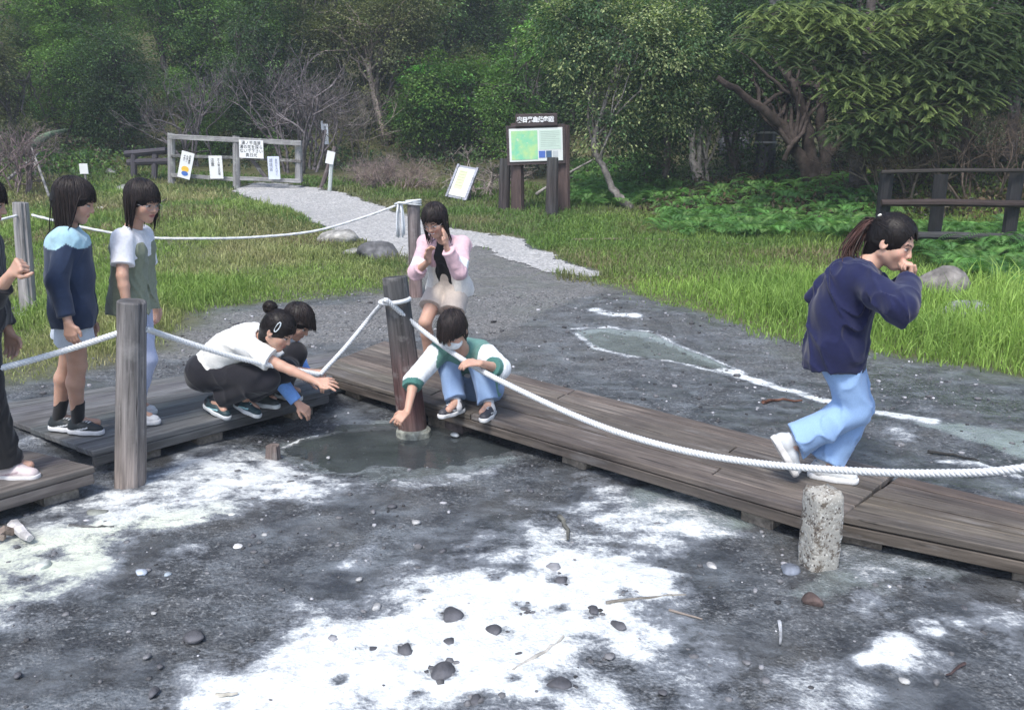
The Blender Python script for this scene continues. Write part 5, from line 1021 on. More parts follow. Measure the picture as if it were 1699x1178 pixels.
class Person:
    def __init__(s, base, label, skin=(.52, .315, .235), S=1.0):
        s.base = np.array(base, float); s.label = label; s.S = S; s.skin = np.array(skin); s.J = {}; s.b = Sdf(.0046); s.parts = []; s.root = None; s.caps = []
    # ---- body pieces
    def torso(s, pel, neck, rh, rs, bulge=None, sw=.145, hw=.075):
        S = s.S; s.pel, s.neck, s.rh, s.rs = pel, neck, nrm(rh), nrm(rs); up = nrm(neck-pel); bl = V3(0, 0, 0) if bulge is None else np.asarray(bulge, float)
        s.waist = lerp(pel, neck, .38)+bl; s.chest = lerp(pel, neck, .72)+bl*.8; s.up = up
        s.fwd = nrm(np.cross(UPV if abs(up[2]) > .3 else UPV, s.rs)); s.fr = nrm(np.cross(up, s.rs))
        for sg, c in ((1, 'R'), (-1, 'L')):
            s.J['s'+c] = neck+s.rs*sg*sw*S-nrm(neck-s.chest)*.058*S; s.J['h'+c] = pel+s.rh*sg*hw*S-up*.02
        B = s.b
        for c, sg in (('R', 1), ('L', -1)):
            B.cone(s.J['h'+c], s.waist+s.rh*sg*.045*S, .082*S, .068*S, .04); B.cone(s.waist+s.rh*sg*.045*S, s.chest+s.rs*sg*.065*S, .068*S, .075*S, .04)
            B.cone(s.chest+s.rs*sg*.05*S, s.J['s'+c], .06*S, .043*S, .03)
        B.cone(s.chest, neck, .07*S, .042*S, .03)
        s.caps += [(s.pel, s.waist, .12*S), (s.waist, s.chest, .115*S), (s.J['sR'], s.J['sL'], .062*S)]
    def arm(s, c, e, w, hand=None):
        S = s.S; J = s.J; J['e'+c], J['w'+c] = np.asarray(e), np.asarray(w); B = s.b
        B.cone(J['s'+c], e, .040*S, .031*S, .02); B.cone(e, lerp(e, w, .3), .032*S, .031*S, .012); B.cone(lerp(e, w, .3), w, .031*S, .0215*S, .01)
        if hand is not None: s.hand(c, w, **hand)
    def leg(s, c, ankle, knee=None, pole=None, foot=None):
        S = s.S; J = s.J; J['a'+c] = np.asarray(ankle); J['k'+c] = ik(J['h'+c], J['a'+c], .365*S, .36*S, pole if pole is not None else s.fwd) if knee is None else np.asarray(knee); B = s.b
        k, a, h = J['k'+c], J['a'+c], J['h'+c]; back = nrm(np.cross(s.rh, nrm(a-k)))
        if back@s.fwd > 0 and abs(nrm(a-k)[2]) > .5: back = -back
        B.cone(h, k, .075*S, .048*S, .03); B.cone(k, lerp(k, a, .3)+back*.012, .046*S, .047*S, .02); B.cone(lerp(k, a, .3)+back*.012, lerp(k, a, .95), .047*S, .030*S, .02)
        if foot is not None: B.cone(a, a+nrm(foot)*.10*S-UPV*.02*S, .030*S, .022*S, .02)
    def hand(s, c, w, d, n, th=1, curl=(.5, .5), spread=.0, thumb=.6, sz=None):
        """d pointing direction, n palm normal, th=+1/-1 which side the thumb leaves, curl in radians for knuckle and middle joints"""
        z = (sz or s.S)*1.0; d = nrm(d); n = nrm(np.asarray(n, float)-d*(np.asarray(n, float)@d)); t = np.cross(d, n)*th; B = s.b
        offs = (.028, .0095, -.0095, -.027); lens = (.062, .070, .065, .050); cu = curl if np.ndim(curl[0]) else [curl]*4
        for i in range(4):
            kn = w+d*(.074-.004*abs(i-1))*z+t*offs[i]*z; B.cone(w+t*offs[i]*.45*z+d*.008, kn, .0125*z, .0108*z, .012, flat=(n, 1.15))
            a1, a2 = cu[i]; sp = spread*(1.5-i)/1.5; dd = nrm(d*math.cos(sp)+t*math.sin(sp)); L = lens[i]*z
            p1 = kn+(dd*math.cos(a1)+n*math.sin(a1))*L*.48; p2 = p1+(dd*math.cos(a1+a2)+n*math.sin(a1+a2))*L*.30; p3 = p2+(dd*math.cos(a1+a2*1.6)+n*math.sin(a1+a2*1.6))*L*.22
            B.cone(kn, p1, .0096*z, .0086*z, .004); B.cone(p1, p2, .0086*z, .0078*z, .003); B.cone(p2, p3, .0078*z, .0066*z, .003)
        b0 = w+d*.022*z+t*.018*z; b1 = b0+(d*.6+t*.75+n*.25*thumb)*.032*z; b2 = b1+(d*.85+t*.35+n*.5*thumb)*.027*z; b3 = b2+(d*.95-t*.05+n*.6*thumb)*.020*z
        B.cone(w+d*.015*z, b1, .0135*z, .0115*z, .010); B.cone(b1, b2, .0105*z, .0092*z, .004); B.cone(b2, b3, .0092*z, .0075*z, .003)
    def head(s, C, f, up=UPV, sc_=1.0, smile=False, roll=0.):
        f = nrm(f); r = nrm(np.cross(f, up)); u = np.cross(r, f)
        if roll: r, u = r*math.cos(roll)+u*math.sin(roll), -r*math.sin(roll)+u*math.cos(roll)
        R = np.stack([r, f, u], 1); z = s.S**.35*sc_; s.HC, s.HR, s.hz = np.asarray(C, float), R, z; W = lambda x, y, z_: s.HC+R@(V3(x, y, z_)*z); B = s.b
        B.group(k=.02)
        B.ell(W(0, -.012, .028), (.071*z, .090*z, .083*z), R, .03); B.ell(W(0, .022, -.030), (.060*z, .064*z, .072*z), R, .03)
        B.cone(W(0, .035, -.05), W(0, .062, -.088), .038*z, .021*z, .022); B.cone(W(-.042, -.005, -.055), W(0, .055, -.084), .024*z, .019*z, .02); B.cone(W(.042, -.005, -.055), W(0, .055, -.084), .024*z, .019*z, .02)
        for q in (-1, 1):
            B.ell(W(q*.034, .055, -.030), (.024*z, .022*z, .024*z), R, .02)                       # cheek
            B.cone(W(q*.012, .078, .018), W(q*.045, .062, .020), .010*z, .009*z, .014)             # brow ridge
            B.ell(W(q*.031, .094, -.002), (.016*z, .016*z, .011*z), R, .010, sub=True)              # socket
            B.ell(W(q*.031, .0735, -.002), (.0135*z, .0125*z, .0085*z), R, .004)                      # lids
            B.ell(W(q*.075, -.010, -.012), (.010*z, .019*z, .030*z), R, .008); B.ell(W(q*.083, -.004, -.010), (.006*z, .010*z, .017*z), R, .006, sub=True)
        B.cone(W(0, .083, .004), W(0, .098, -.026), .0065*z, .0095*z, .010); B.cone(W(-.010, .090, -.031), W(.010, .090, -.031), .0065*z, .0065*z, .006)
        B.cone(W(-.014, .0835, -.0535), W(.014, .0835, -.0535), .0060*z, .0060*z, .006); B.cone(W(-.012, .081, -.063), W(.012, .081, -.063), .0065*z, .0065*z, .006)
        B.cone(W(-.017, .091, -.0582), W(.017, .091, -.0582), .0022*z, .0022*z, .003, sub=True)
        B.group(k=.02); B.cone(W(0, -.018, -.045), s.neck-UPV*.01, .043*z, .047*s.S, .02); s.smile = smile; return R
    def skincol(s, P):
        c = np.tile(s.skin, (len(P), 1)); L = (P-s.HC)@s.HR/s.hz; x_, y_, z_ = np.abs(L[:, 0]), L[:, 1], L[:, 2]; fr = (y_ > .045) & (np.linalg.norm(L, axis=1) < .15)
        ch = np.exp(-(((x_-.036)/.017)**2+((z_+.030)/.017)**2))*fr*.5; c = c*(1-ch[:, None])+np.array([.60, .27, .22])*ch[:, None]
        wd_ = .021 if not s.smile else .027; zz = z_-(.012*(x_/.027)**2 if s.smile else 0)
        lip = fr & (x_ < wd_) & (np.abs(zz+.0585) < .0105*(1-(x_/wd_)**2*.7)); c[lip] = (.44, .16, .14)
        if s.smile: te = fr & (x_ < .019) & (np.abs(zz+.0575) < .0035); c[te] = (.7, .68, .64)
        else: te = fr & (x_ < .017) & (np.abs(z_+.0582) < .0022); c[te] = (.2, .07, .06)
        eye = fr & (np.abs(x_-.031) < .0135) & (np.abs(z_+.002-.08*(x_-.031)) < .0055); c[eye] = (.10, .07, .06); ew = eye & (np.abs(x_-.031) > .007) & (z_ < .0005); c[ew] = (.45, .42, .40)
        lash = fr & (np.abs(x_-.031) < .0155) & (np.abs(z_-.0040) < .0028); c[lash] = (.03, .02, .02)
        br = fr & (np.abs(x_-.032) < .017) & (np.abs(z_-.0215+.25*(x_-.032)**2*40) < .0036); c[br] = (.05, .035, .03)
        nost = fr & (y_ > .07) & (np.abs(x_-.007) < .0035) & (np.abs(z_+.0365) < .003); c[nost] = (.2, .09, .07)
        c = c*(1+.05*(n3(P, 25, 3)-.5)[:, None]*2); return c
    def build_body(s, extra=None):
        V, Q = s.b.mesh(); c = s.skincol(V)
        if extra: c = extra(V, c)
        s.root = link('person', mesh_np('person', V-s.base, Q, None, c), M_skin, None, s.base); tag(s.root, s.label, 'person'); s.bodymesh = V; return s.root
    def add(s, name, sdf, col, mat=None, disp=None, label=None, parent=None):
        V, Q = sdf.mesh(disp); c = col(V) if callable(col) else np.tile(np.array(col, float), (len(V), 1))
        o = link(name, mesh_np(name, V-s.base, Q, None, c), mat or M_cloth, parent or s.root)
        if label: o['label'] = label
        return o
    # ---- hair
    def hair(s, length=.25, fringe=.018, n=260, col=(.010, .008, .008), style='down', side=.0, seed=0, inward=.0, grav=(0, 0, -1), sidey=.032, part=0.):
        z = s.hz; R = s.HR; C = s.HC; W = lambda x, y, z_: C+R@(V3(x, y, z_)*z); r = np.random.default_rng(seed+5)
        H_ = Sdf(.0058); ctr, rad = V3(0, -.014, .030), V3(.083, .103, .096); H_.ell(W(*ctr), rad*z, R, .02)
        H_.cone(W(0, -.05, -.03), W(0, -.045, -.075), .058*z, .045*z, .03)
        H_.group(k=.012, sub=True); fl = fringe
        H_.ell(W(0, .105, fl-.080), (.070*z, .075*z, .095*z), R, .01); H_.ell(W(0, .062, -.085), (.095*z, .058*z, .072*z), R, .01); H_.ell(W(0, .03, -.12), (.08*z, .06*z, .06*z), R, .02)
        fr = lambda P: (lambda L: -.0035*np.abs(np.sin(np.arctan2(L[:, 0], L[:, 1]+.03)*26+n3(P, 30, 2)*4))-.003*n3(P, 40, 4))((P-C)@R)
        o = s.add('hair', H_, lambda V: np.tile(np.array(col), (len(V), 1)), M_hair, fr)
        g = nrm(grav); m = MB(); k = 0; G = R.T@g; n = int(n*1.7)
        while k < n:
            k += 1; az = r.uniform(-math.pi, math.pi); el = r.uniform(.15, 1.35)   # az=0 front
            loc = V3(math.sin(az)*math.cos(el), math.cos(az)*math.cos(el), math.sin(el)); p = ctr+loc*rad*1.01; front = abs(az) < .95
            if style in ('tail', 'bun'):
                tgt = V3(0, -.112, .045 if style == 'tail' else .075); P = [W(*(ctr+nrm(lerp(loc, nrm((tgt-ctr)/rad), t))*rad*1.015)) for t in np.linspace(0, 1, 7)]
                m.tube(np.array(P), np.linspace(.004, .0035, 7)*z, 4, np.array(col)*r.uniform(.7, 1.9), cap=False); continue
            L = length*r.uniform(.82, 1.06); q = p.copy(); P = [W(*q)]; tot = 0; jit = r.normal(0, .12, 3)*(1 if r.uniform() < .85 else 2.2)
            if front: L = 9
            while tot < L:
                st = .016; q = q+(G+jit*.25)*st/z
                e = (q-ctr)/rad; ne = np.linalg.norm(e)
                lim = 1.02+.03*r.uniform()
                if ne < lim: q = ctr+e/ne*lim*rad
                wp = W(*q)
                for (a, b, rr) in s.caps:
                    ab = b-a; t = np.clip((wp-a)@ab/(ab@ab), 0, 1); dv = wp-(a+ab*t); dn = np.linalg.norm(dv)
                    if dn < rr+.008: wp = a+ab*t+dv/(dn+1e-9)*(rr+.008)
                q = (R.T@(wp-C))/z; tot += st
                if front and q[1] > .03 and q[2] < fringe+r.uniform(-.018, .006): break
                if not front and q[1] > .0 and abs(q[0]) < .080 and q[2] < fringe: q[0] = math.copysign(.082, loc[0]); q[1] = min(q[1], sidey); wp = W(*q)
                if not front and q[2] < fringe and q[1] > sidey: q[1] = sidey; wp = W(*q)
                P.append(wp)
                if front and len(P) > 14: break
            if len(P) < 3: continue
            P = np.array(P); nn = len(P); w_ = np.interp(np.linspace(0, 1, nn), [0, .3, .8, 1], [.0030, .0042, .0034, .0007])*r.uniform(.6, 1.5)
            m.tube(P, w_, 5, np.array(col)*r.uniform(.5, 2.6)*np.array([1.1, 1, .97]), cap=False, sq=.6)
        for _ in range(45):      # flyaways
            az = r.uniform(-math.pi, math.pi); el = r.uniform(.3, 1.4); loc = V3(math.sin(az)*math.cos(el), math.cos(az)*math.cos(el), math.sin(el)); q = ctr+loc*rad*1.0; d_ = nrm(loc*.6+np.array([0, -.2, 0])+r.normal(0, .6, 3)); P = [W(*q)]
            for j_ in range(6): d_ = nrm(d_+G*.35+r.normal(0, .15, 3)); q = q+d_*.011; P.append(W(*q))
            m.tube(np.array(P), np.linspace(.0011, .0004, 7), 3, np.array(col)*r.uniform(1, 3), cap=False)
        V = np.vstack(m.V)-s.base; me = mesh_np('hair_strands', V, np.vstack(m.Q), None, np.vstack(m.C), smooth=True); link('hair_strands', me, M_hair, o); return o
    # ---- clothes
    def top(s, r=.02, hem=None, hemr=None, sleeves=None, open_front=0, hemcut=None, k=.035, bulk=0.):
        """upper garment: torso shell + sleeves (fraction along the whole arm)"""
        S = s.S; g = Sdf(.0064); J = s.J; hm = s.pel-s.up*.02 if hem is None else hem; hr = (.085*S+r) if hemr is None else hemr; fr = s.fr
        for c, sg in (('R', 1), ('L', -1)):
            g.cone(hm+s.rh*sg*.06*S, s.waist+s.rh*sg*.052*S, hr, .072*S+r+bulk, k); g.cone(s.waist+s.rh*sg*.052*S, s.chest+s.rs*sg*.07*S, .072*S+r+bulk, .078*S+r+bulk*.6, k); g.cone(s.chest+s.rs*sg*.055*S, J['s'+c], .062*S+r, .046*S+r*.8, k)
        if (hm-s.pel)@s.up < -.05: g.cone(J['hR']-s.up*.02, J['hL']-s.up*.02, .088*S+r, .088*S+r, k)
        g.cone(s.chest, lerp(s.chest, s.neck, .7), .07*S+r, .055*S+r*.5, k)
        dn = nrm(hm-s.waist) if hemcut is None else nrm(hemcut); g.cut(hm, dn)
        if sleeves:
            for c, fr_ in sleeves.items():
                f, ra, rb = fr_; g.group(k=.018); sh, e, w_ = J['s'+c], J['e'+c], J['w'+c]
                if f <= .5: pe = lerp(sh, e, f*2); g.cone(sh, pe, .043*S+ra, .036*S+rb, .02); g.cone(pe, pe+nrm(e-sh)*.03, .036*S+rb, .036*S+rb, .01); g.cut(pe, e-sh)
                else:
                    pe = lerp(e, w_, f*2-1); g.cone(sh, e, .043*S+ra, .035*S+(ra+rb)/2, .02); g.cone(e, pe, .035*S+(ra+rb)/2, .024*S+rb, .02); g.cone(pe, pe+nrm(w_-e)*.03, .024*S+rb, .024*S+rb, .01); g.cut(pe, w_-e)
        g.group(k=.008, sub=True); g.cone(s.neck+UPV*.0+s.fr*.0, s.neck+nrm(s.HC-s.neck)*.12, .047*S, .075*S, .01)
        if open_front:
            g.group(k=.012, sub=True); F = s.fr; a = s.neck+F*.07*S; b_ = s.waist+F*.155*S; c_ = hm+F*.16*S; g.cone(a, b_, open_front*.7, open_front, .02); g.cone(b_, c_-s.up*.03, open_front, open_front*1.35, .02)
        return g
    def pants(s, r=.018, to=1.0, cuff=None, waist=.10, hip=.0):
        S = s.S; g = Sdf(.0064); J = s.J
        g.cone(J['hR'], J['hL'], .088*S+r+hip, .088*S+r+hip, .03); g.cone(s.pel, lerp(s.pel, s.waist, .8), .085*S+r+hip, .075*S+r, .04)
        g.cut(lerp(s.pel, s.waist, .9), s.up)
        cuff = r if cuff is None else cuff
        for c in 'RL':
            g.group(k=.02); h, kn, a = J['h'+c], J['k'+c], J['a'+c]
            if to <= .5: e = lerp(h, kn, to*2); g.cone(h, e, .080*S+r, (.080*(1-to*2)+.052*to*2)*S+cuff+.012, .03); g.cone(e, e+nrm(kn-h)*.04, .06*S+cuff, .06*S+cuff, .01); g.cut(e, kn-h)
            else: e = lerp(kn, a, to*2-1); g.cone(h, kn, .078*S+r, .050*S+r, .03); g.cone(kn, e, .050*S+r, .034*S+cuff, .02); g.cone(e, e+nrm(a-kn)*.03, .034*S+cuff, .034*S+cuff, .01); g.cut(e, a-kn)
        return g
    def shoe(s, c, toe, up=UPV, upper=(.6, .6, .6), sole=(.7, .7, .7), accent=None, L=.225, ankle_h=.072):
        a = s.J['a'+c]; X = nrm(toe); Z = nrm(np.asarray(up, float)-X*(np.asarray(up, float)@X)); Yv = np.cross(Z, X); z = L/.225; W = lambda x, y, z_: a-Z*ankle_h*z+X*x*z+Yv*y*z+Z*z_*z
        g = Sdf(.0042); g.cone(W(-.032, 0, .040), W(.055, 0, .042), .034*z, .036*z, .02); g.cone(W(.055, 0, .040), W(.128, .0, .030), .036*z, .030*z, .02, flat=(Z, 1.1)); g.cone(W(-.008, 0, .045), W(-.010, 0, .090), .037*z, .034*z, .02)
        g.cut(W(0, 0, .088), Z); g.cut(W(0, 0, .016), -Z); g.cut(W(-.2, 0, 0), -X)
        u_ = np.array(upper)
        def colf(V):
            L_ = (V-W(0, 0, 0)); x_, y_, z_ = L_@X/z, L_@Yv/z, L_@Z/z; cc = np.tile(u_, (len(V), 1))
            if accent is not None:
                st = (np.abs(z_-.032-.22*(x_-.02)) < .0045) & (x_ > -.02) & (x_ < .085) & (np.abs(y_) > .02); cc[st] = accent; lc = (np.abs(y_) < .016) & (x_ > .02) & (x_ < .085) & (np.sin(x_*420) > .1) & (z_ > .045); cc[lc] = accent
            return cc
        o = s.add('shoe', g, colf, M_shoe, parent=s.root)
        q = Sdf(.0042); q.cone(W(-.032, 0, .016), W(.055, 0, .016), .038*z, .041*z, .02); q.cone(W(.055, 0, .016), W(.132, 0, .018), .041*z, .033*z, .02); q.cut(W(0, 0, .029), Z); q.cut(W(0, 0, 0), -Z)
        so_ = s.add('sole', q, sole, M_shoe); so_.parent = o; return o
    def sock(s, c, h, col, r=.004):
        J = s.J; k, a = J['k'+c], J['a'+c]; d = nrm(k-a); g = Sdf(.005); p = a+d*h; g.cone(a-d*.035, p+d*.02, .031*s.S+r, .035*s.S+r, .01); g.cut(p, d); return s.add('sock', g, col, M_cloth)
def bobcol(c, var=.0): return lambda V: np.tile(np.array(c, float), (len(V), 1))
def tubes(s, name, paths, r, col, mat, n=6):
    m = MB()
    for P in paths: m.tube(np.array(P), r, n, col)
    return m.build(name, mat, s.root, s.base, smooth=True)
def glasses(s, col=(.25, .24, .26)):
    z = s.hz; W = lambda x, y, z_: s.HC+s.HR@(V3(x, y, z_)*z); th = np.linspace(0, 2*math.pi, 18); Ps = []
    for q in (-1, 1):
        Ps.append([W(q*.032+.021*math.cos(t), .096-abs(.0+.021*q*math.cos(t)+q*.032)*.18, -.006+.017*math.sin(t)) for t in th]); Ps.append([W(q*.053, .086, -.004), W(q*.072, .06, -.003), W(q*.076, .0, -.004)])
    Ps.append([W(-.011, .096, -.002), W(0, .100, 0), W(.011, .096, -.002)]); tubes(s, 'glasses', Ps, .0012, col, M_plastic)
NAVY = (.018, .030, .075)
# ---------------------------------------------------------------- the blue jacket girl
def feet(u, v, z=DZ): return atz(u, v, z)
# P2
f = nrm([.91, .40, 0]); rt_ = nrm(np.cross(f, UPV))
p = Person(feet(125, 735), 'girl in navy jacket with pale blue yoke and black sneakers standing behind the rope')
pel = aty(119, 500, 4.47); p.torso(pel, aty(112, 376, 4.49), rt_, rt_, sw=.128)
p.head(aty(124, 333, 4.47), f*.93+V3(.05, -.12, -.36), UPV)
p.arm('R', joint(p.J['sR'], 97, 470, .26, 1), V3(0, 0, 0)) if 0 else None
e = aty(96, 468, 4.26); w_ = aty(113, 534, 4.22); p.arm('R', e, w_, dict(d=(.12, -.1, -1), n=(.1, .9, 0), th=1, curl=(.35, .4), thumb=.3))
e = p.J['sL']+V3(-.02, .03, -.26); p.arm('L', e, e+V3(.06, -.02, -.21), dict(d=(.1, 0, -1), n=(0, -1, 0), th=-1, curl=(.3, .3)))
aR, aL = atz(129, 699, DZ+.072), atz(97, 694, DZ+.072)
p.leg('R', aR, pole=f, foot=f); p.leg('L', aL, pole=f, foot=f); p.build_body()
hm = p.pel-UPV*.135
j = p.top(.024, hem=hm, hemr=.108, sleeves=dict(R=(.93, .016, .018), L=(.93, .016, .018)), bulk=.02)
def jc(V):
    c = np.tile(np.array((.022, .036, .075)), (len(V), 1)); h_ = (V-p.chest)@p.up; a = (V-p.neck)@f; lat = np.abs((V-p.neck)@rt_); zz = p.neck[2]-.075-.035*np.abs(np.sin(a*22))
    y_ = V[:, 2] > zz; c[y_] = (.36, .56, .66); ds = np.linalg.norm(V-p.J['sR'], axis=1) > .12; c[(V[:, 2] > zz) & ds & (lat > .13)] = (.022, .036, .075); return c
p.add('jacket', j, jc, None, folds(.006, 15, 1))
p.add('shorts', p.pants(.002, .29, .030), (.58, .64, .72), M_denim, folds(.003, 18, 2))
for c in 'RL': p.sock(c, .135, (.02, .02, .022)); p.shoe(c, V3(.98, -.20, 0), UPV, (.022, .028, .032), (.72, .72, .74), (.6, .62, .64))
p.hair(.34, .034, 330, seed=2)
# P3
f = nrm([.99, .02, 0]); rt_ = nrm(np.cross(f, UPV))
p = Person(feet(238, 700), 'girl with glasses, white tee and khaki vest behind the grey brown post')
p.torso(aty(219, 490, 4.80), aty(221, 377, 4.82), rt_, rt_, sw=.135)
p.head(aty(237, 334, 4.78), f*.94+V3(0, -.42, -.34), UPV)
e = aty(203, 458, 4.60); w_ = aty(211, 512, 4.58); p.arm('R', e, w_, dict(d=(.1, 0, -1), n=(.3, .9, 0), th=1, curl=(.4, .4)))
e = joint(p.J['sL'], 246, 455, .255, 1); w_ = joint(e, 257, 503, .215, 1); p.arm('L', e, w_, dict(d=(.1, 0, -1), n=(-.3, -.6, 0), th=-1, curl=(.4, .4)))
p.leg('R', atz(220, 685, DZ+.07), pole=f, foot=f); p.leg('L', atz(216, 669, DZ+.07), pole=f, foot=f); p.build_body()
p.add('tee', p.top(.016, hem=p.chest-UPV*.06, hemr=.085, hemcut=(0, 0, -1), sleeves=dict(R=(.36, .018, .026), L=(.36, .018, .026))), (.74, .75, .80), None, folds(.0025, 18, 3))
v = Sdf(.0064); S_ = 1
hm = p.pel-UPV*.095
for sg in (1, -1):
    v.cone(hm+rt_*sg*.07, p.waist+rt_*sg*.05+UPV*.02, .122, .092, .03); v.cone(p.waist+rt_*sg*.05+UPV*.02, p.chest+rt_*sg*.06-UPV*.02, .092, .106, .03)
v.cut(hm, -UPV); v.cut(p.chest+UPV*.045, UPV+f*.15)
p.add('vest', v, (.20, .225, .165), None, folds(.009, 20, 4))
p.add('jeans', p.pants(.004, .97, .012), (.40, .45, .62), M_denim, folds(.004, 16, 5))
for c in 'RL': p.sock(c, .09, (.6, .6, .6), .002); p.shoe(c, f, UPV, (.66, .66, .67), (.72, .72, .73))
glasses(p); p.hair(.235, .030, 330, seed=3)
# P1
f = nrm([.92, .36, 0]); rt_ = nrm(np.cross(f, UPV))
p = Person(feet(20, 790, DZ), 'person in black jacket and wide black trousers cut by the left edge, fist raised', S=1.06)
p.torso(aty(-34, 512, 3.93), aty(-42, 372, 3.95), rt_, rt_, sw=.15)
p.head(aty(-30, 334, 3.92), f*.95+V3(0, 0, -.3), UPV)
e = joint(p.J['sR'], -12, 502, .285, -1); w_ = aty(19, 455, e[1]-.06); p.arm('R', e, w_, dict(d=w_-e, n=(.3, .9, -.3), th=-1, curl=(1.7, 1.5), thumb=1.))
e = p.J['sL']+V3(-.02, .03, -.28); p.arm('L', e, e+V3(.06, 0, -.22), dict(d=(.1, 0, -1), n=(0, -1, 0), th=-1, curl=(.4, .4)))
p.leg('R', atz(8, 770, DZ+.07), pole=f*.3+V3(0, -1, 0), foot=f); p.leg('L', atz(-60, 750, DZ+.07), pole=f, foot=f); p.build_body()
p.add('jacket', p.top(.026, hem=p.pel-UPV*.09, hemr=.108, sleeves=dict(R=(.78, .018, .022), L=(.93, .018, .022)), bulk=.0), (.016, .016, .020), None, folds(.006, 15, 6))
p.add('trousers', p.pants(.014, .99, .044), (.014, .014, .016), None, folds(.007, 13, 7, (0, 0, 1)))
for c in 'RL': p.sock(c, .09, (.5, .48, .48), .002); p.shoe(c, V3(.98, -.1, 0), UPV, (.58, .50, .50), (.66, .64, .64), (.4, .3, .32), L=.245)
p.hair(.10, .02, 160, seed=4)
# P4 crouching, white tee
f = nrm([.97, -.12, 0]); rt_ = nrm(np.cross(f, UPV))
p = Person(feet(365, 690), 'crouching girl in white tee with a hair bun and silver clip reaching over the rope')
p.torso(aty(354, 611, 5.03), aty(431, 563, 4.93), rt_, nrm(rt_+V3(.1, 0, 0)), bulge=V3(-.01, 0, .05), sw=.135)
p.head(aty(462, 549, 4.84), nrm([.80, -.22, -.58]), nrm([.5, 0, .8]))
hr = hand_rope; wL = hr+V3(-.075, .03, .012); e = ik(p.J['sL'], wL, .26, .225, (0, .3, -1)); p.arm('L', e, wL, dict(d=(.9, -.2, -.05), n=(.1, .2, -1), th=1, curl=[(.9, 1.3), (.95, 1.35), (1., 1.4), (1.1, 1.4)], thumb=1.2))
wR = aty(524, 633, 4.74); e = ik(p.J['sR'], wR, .26, .225, (0, -.2, -1)); p.arm('R', e, wR, dict(d=(.95, .0, -.06), n=(-.1, .55, -.8), th=-1, curl=[(.05, .2), (.2, .25), (.3, .3), (.45, .3)], spread=.42, thumb=-.1))
p.leg('R', atz(354, 664, DZ+.085), knee=aty(444, 629, 4.83), foot=V3(.8, -.5, -.3)); p.leg('L', atz(404, 662, DZ+.08), knee=aty(474, 615, 5.02), foot=V3(.8, -.3, -.3)); p.build_body()
p.add('tee', p.top(.024, hem=p.pel+UPV*.015+nrm(p.pel-p.waist)*.045, hemr=.120, sleeves=dict(R=(.36, .030, .036), L=(.36, .028, .034)), k=.045, bulk=.01), (.80, .81, .80), None, folds(.007, 16, 8, p.up))
p.add('trousers', p.pants(.026, .93, .030, hip=.012), (.016, .016, .022), None, folds(.006, 14, 9))
for c, t in (('R', V3(.82, -.48, -.28)), ('L', V3(.8, -.45, -.25))): p.sock(c, .10, (.02, .022, .03), .002); p.shoe(c, t, nrm([.3, -.15, 1]), (.025, .05, .06), (.62, .64, .66), (.35, .62, .68), L=.22)
p.hair(.1, .03, 230, style='bun', seed=5)
z = p.hz; W = lambda x, y, z_: p.HC+p.HR@(V3(x, y, z_)*z); b = Sdf(.005); b.ell(W(.0, -.125, .085), (.042, .036, .040)); p.add('hair_bun', b, (.012, .009, .008), M_hair, lambda P: -.004*np.abs(np.sin(P[:, 0]*260+P[:, 2]*120)))
r = np.random.default_rng(8); m = MB()
for k in range(46):
    c_ = W(0, -.125, .085); ax_ = nrm(r.normal(0, 1, 3)); a_ = nrm(np.cross(ax_, [.3, .5, .8])); b_ = np.cross(ax_, a_); t_ = np.linspace(0, r.uniform(2, 4.5), 12); rr_ = r.uniform(.038, .044)
    m.tube(c_+rr_*(np.cos(t_)[:, None]*a_+np.sin(t_)[:, None]*b_)+np.linspace(0, r.uniform(0, .02), 12)[:, None]*ax_, np.linspace(.002, .0008, 12), 4, np.array((.014, .01, .009))*r.uniform(.6, 2.4), cap=False)
m.build('bun_strands', M_hair, bpy.data.objects['hair_bun'], p.base, smooth=True)
th = np.linspace(0, 2*math.pi, 20); tubes(p, 'hair_clip', [[W(.082+.006*math.cos(2*t)*0, .012+.011*math.cos(t), .045+.034*math.sin(t)) for t in th]], .0036, (.62, .68, .72), M_plastic)
# P5 crouching behind
f = nrm([.95, -.22, 0]); rt_ = nrm(np.cross(f, UPV))
p = Person(feet(430, 672), 'crouching girl with blue sleeve and black trousers behind the girl in white')
p.torso(aty(412, 614, 5.42), aty(470, 553, 5.32), rt_, rt_, bulge=V3(-.02, 0, .04), sw=.13)
p.head(aty(494, 534, 5.24), nrm([.74, -.20, -.62]), nrm([.5, 0, .8]))
e = aty(461, 628, 5.02); p.J['sR'] = p.J['sR']+V3(0, -.04, -.03); w_ = joint(e, 494, 669, .20, -1); p.arm('R', e, w_, dict(d=(.75, -.1, -.62), n=(-.3, .4, -.6), th=-1, curl=[(.35, .5), (.4, .6), (.5, .7), (.6, .7)], thumb=.8))
e = p.J['sL']+V3(.06, .05, -.22); p.arm('L', e, e+V3(.10, -.12, -.10), dict(d=(1, -.2, -.3), n=(0, 0, -1), th=-1, curl=(.5, .5)))
p.leg('R', atz(432, 655, DZ+.07), knee=aty(478, 612, 5.12), foot=V3(.9, -.3, 0)); p.leg('L', atz(470, 643, DZ+.07), knee=aty(491, 586, 5.22), foot=V3(.9, -.1, 0)); p.build_body()
BL = (.16, .33, .72)
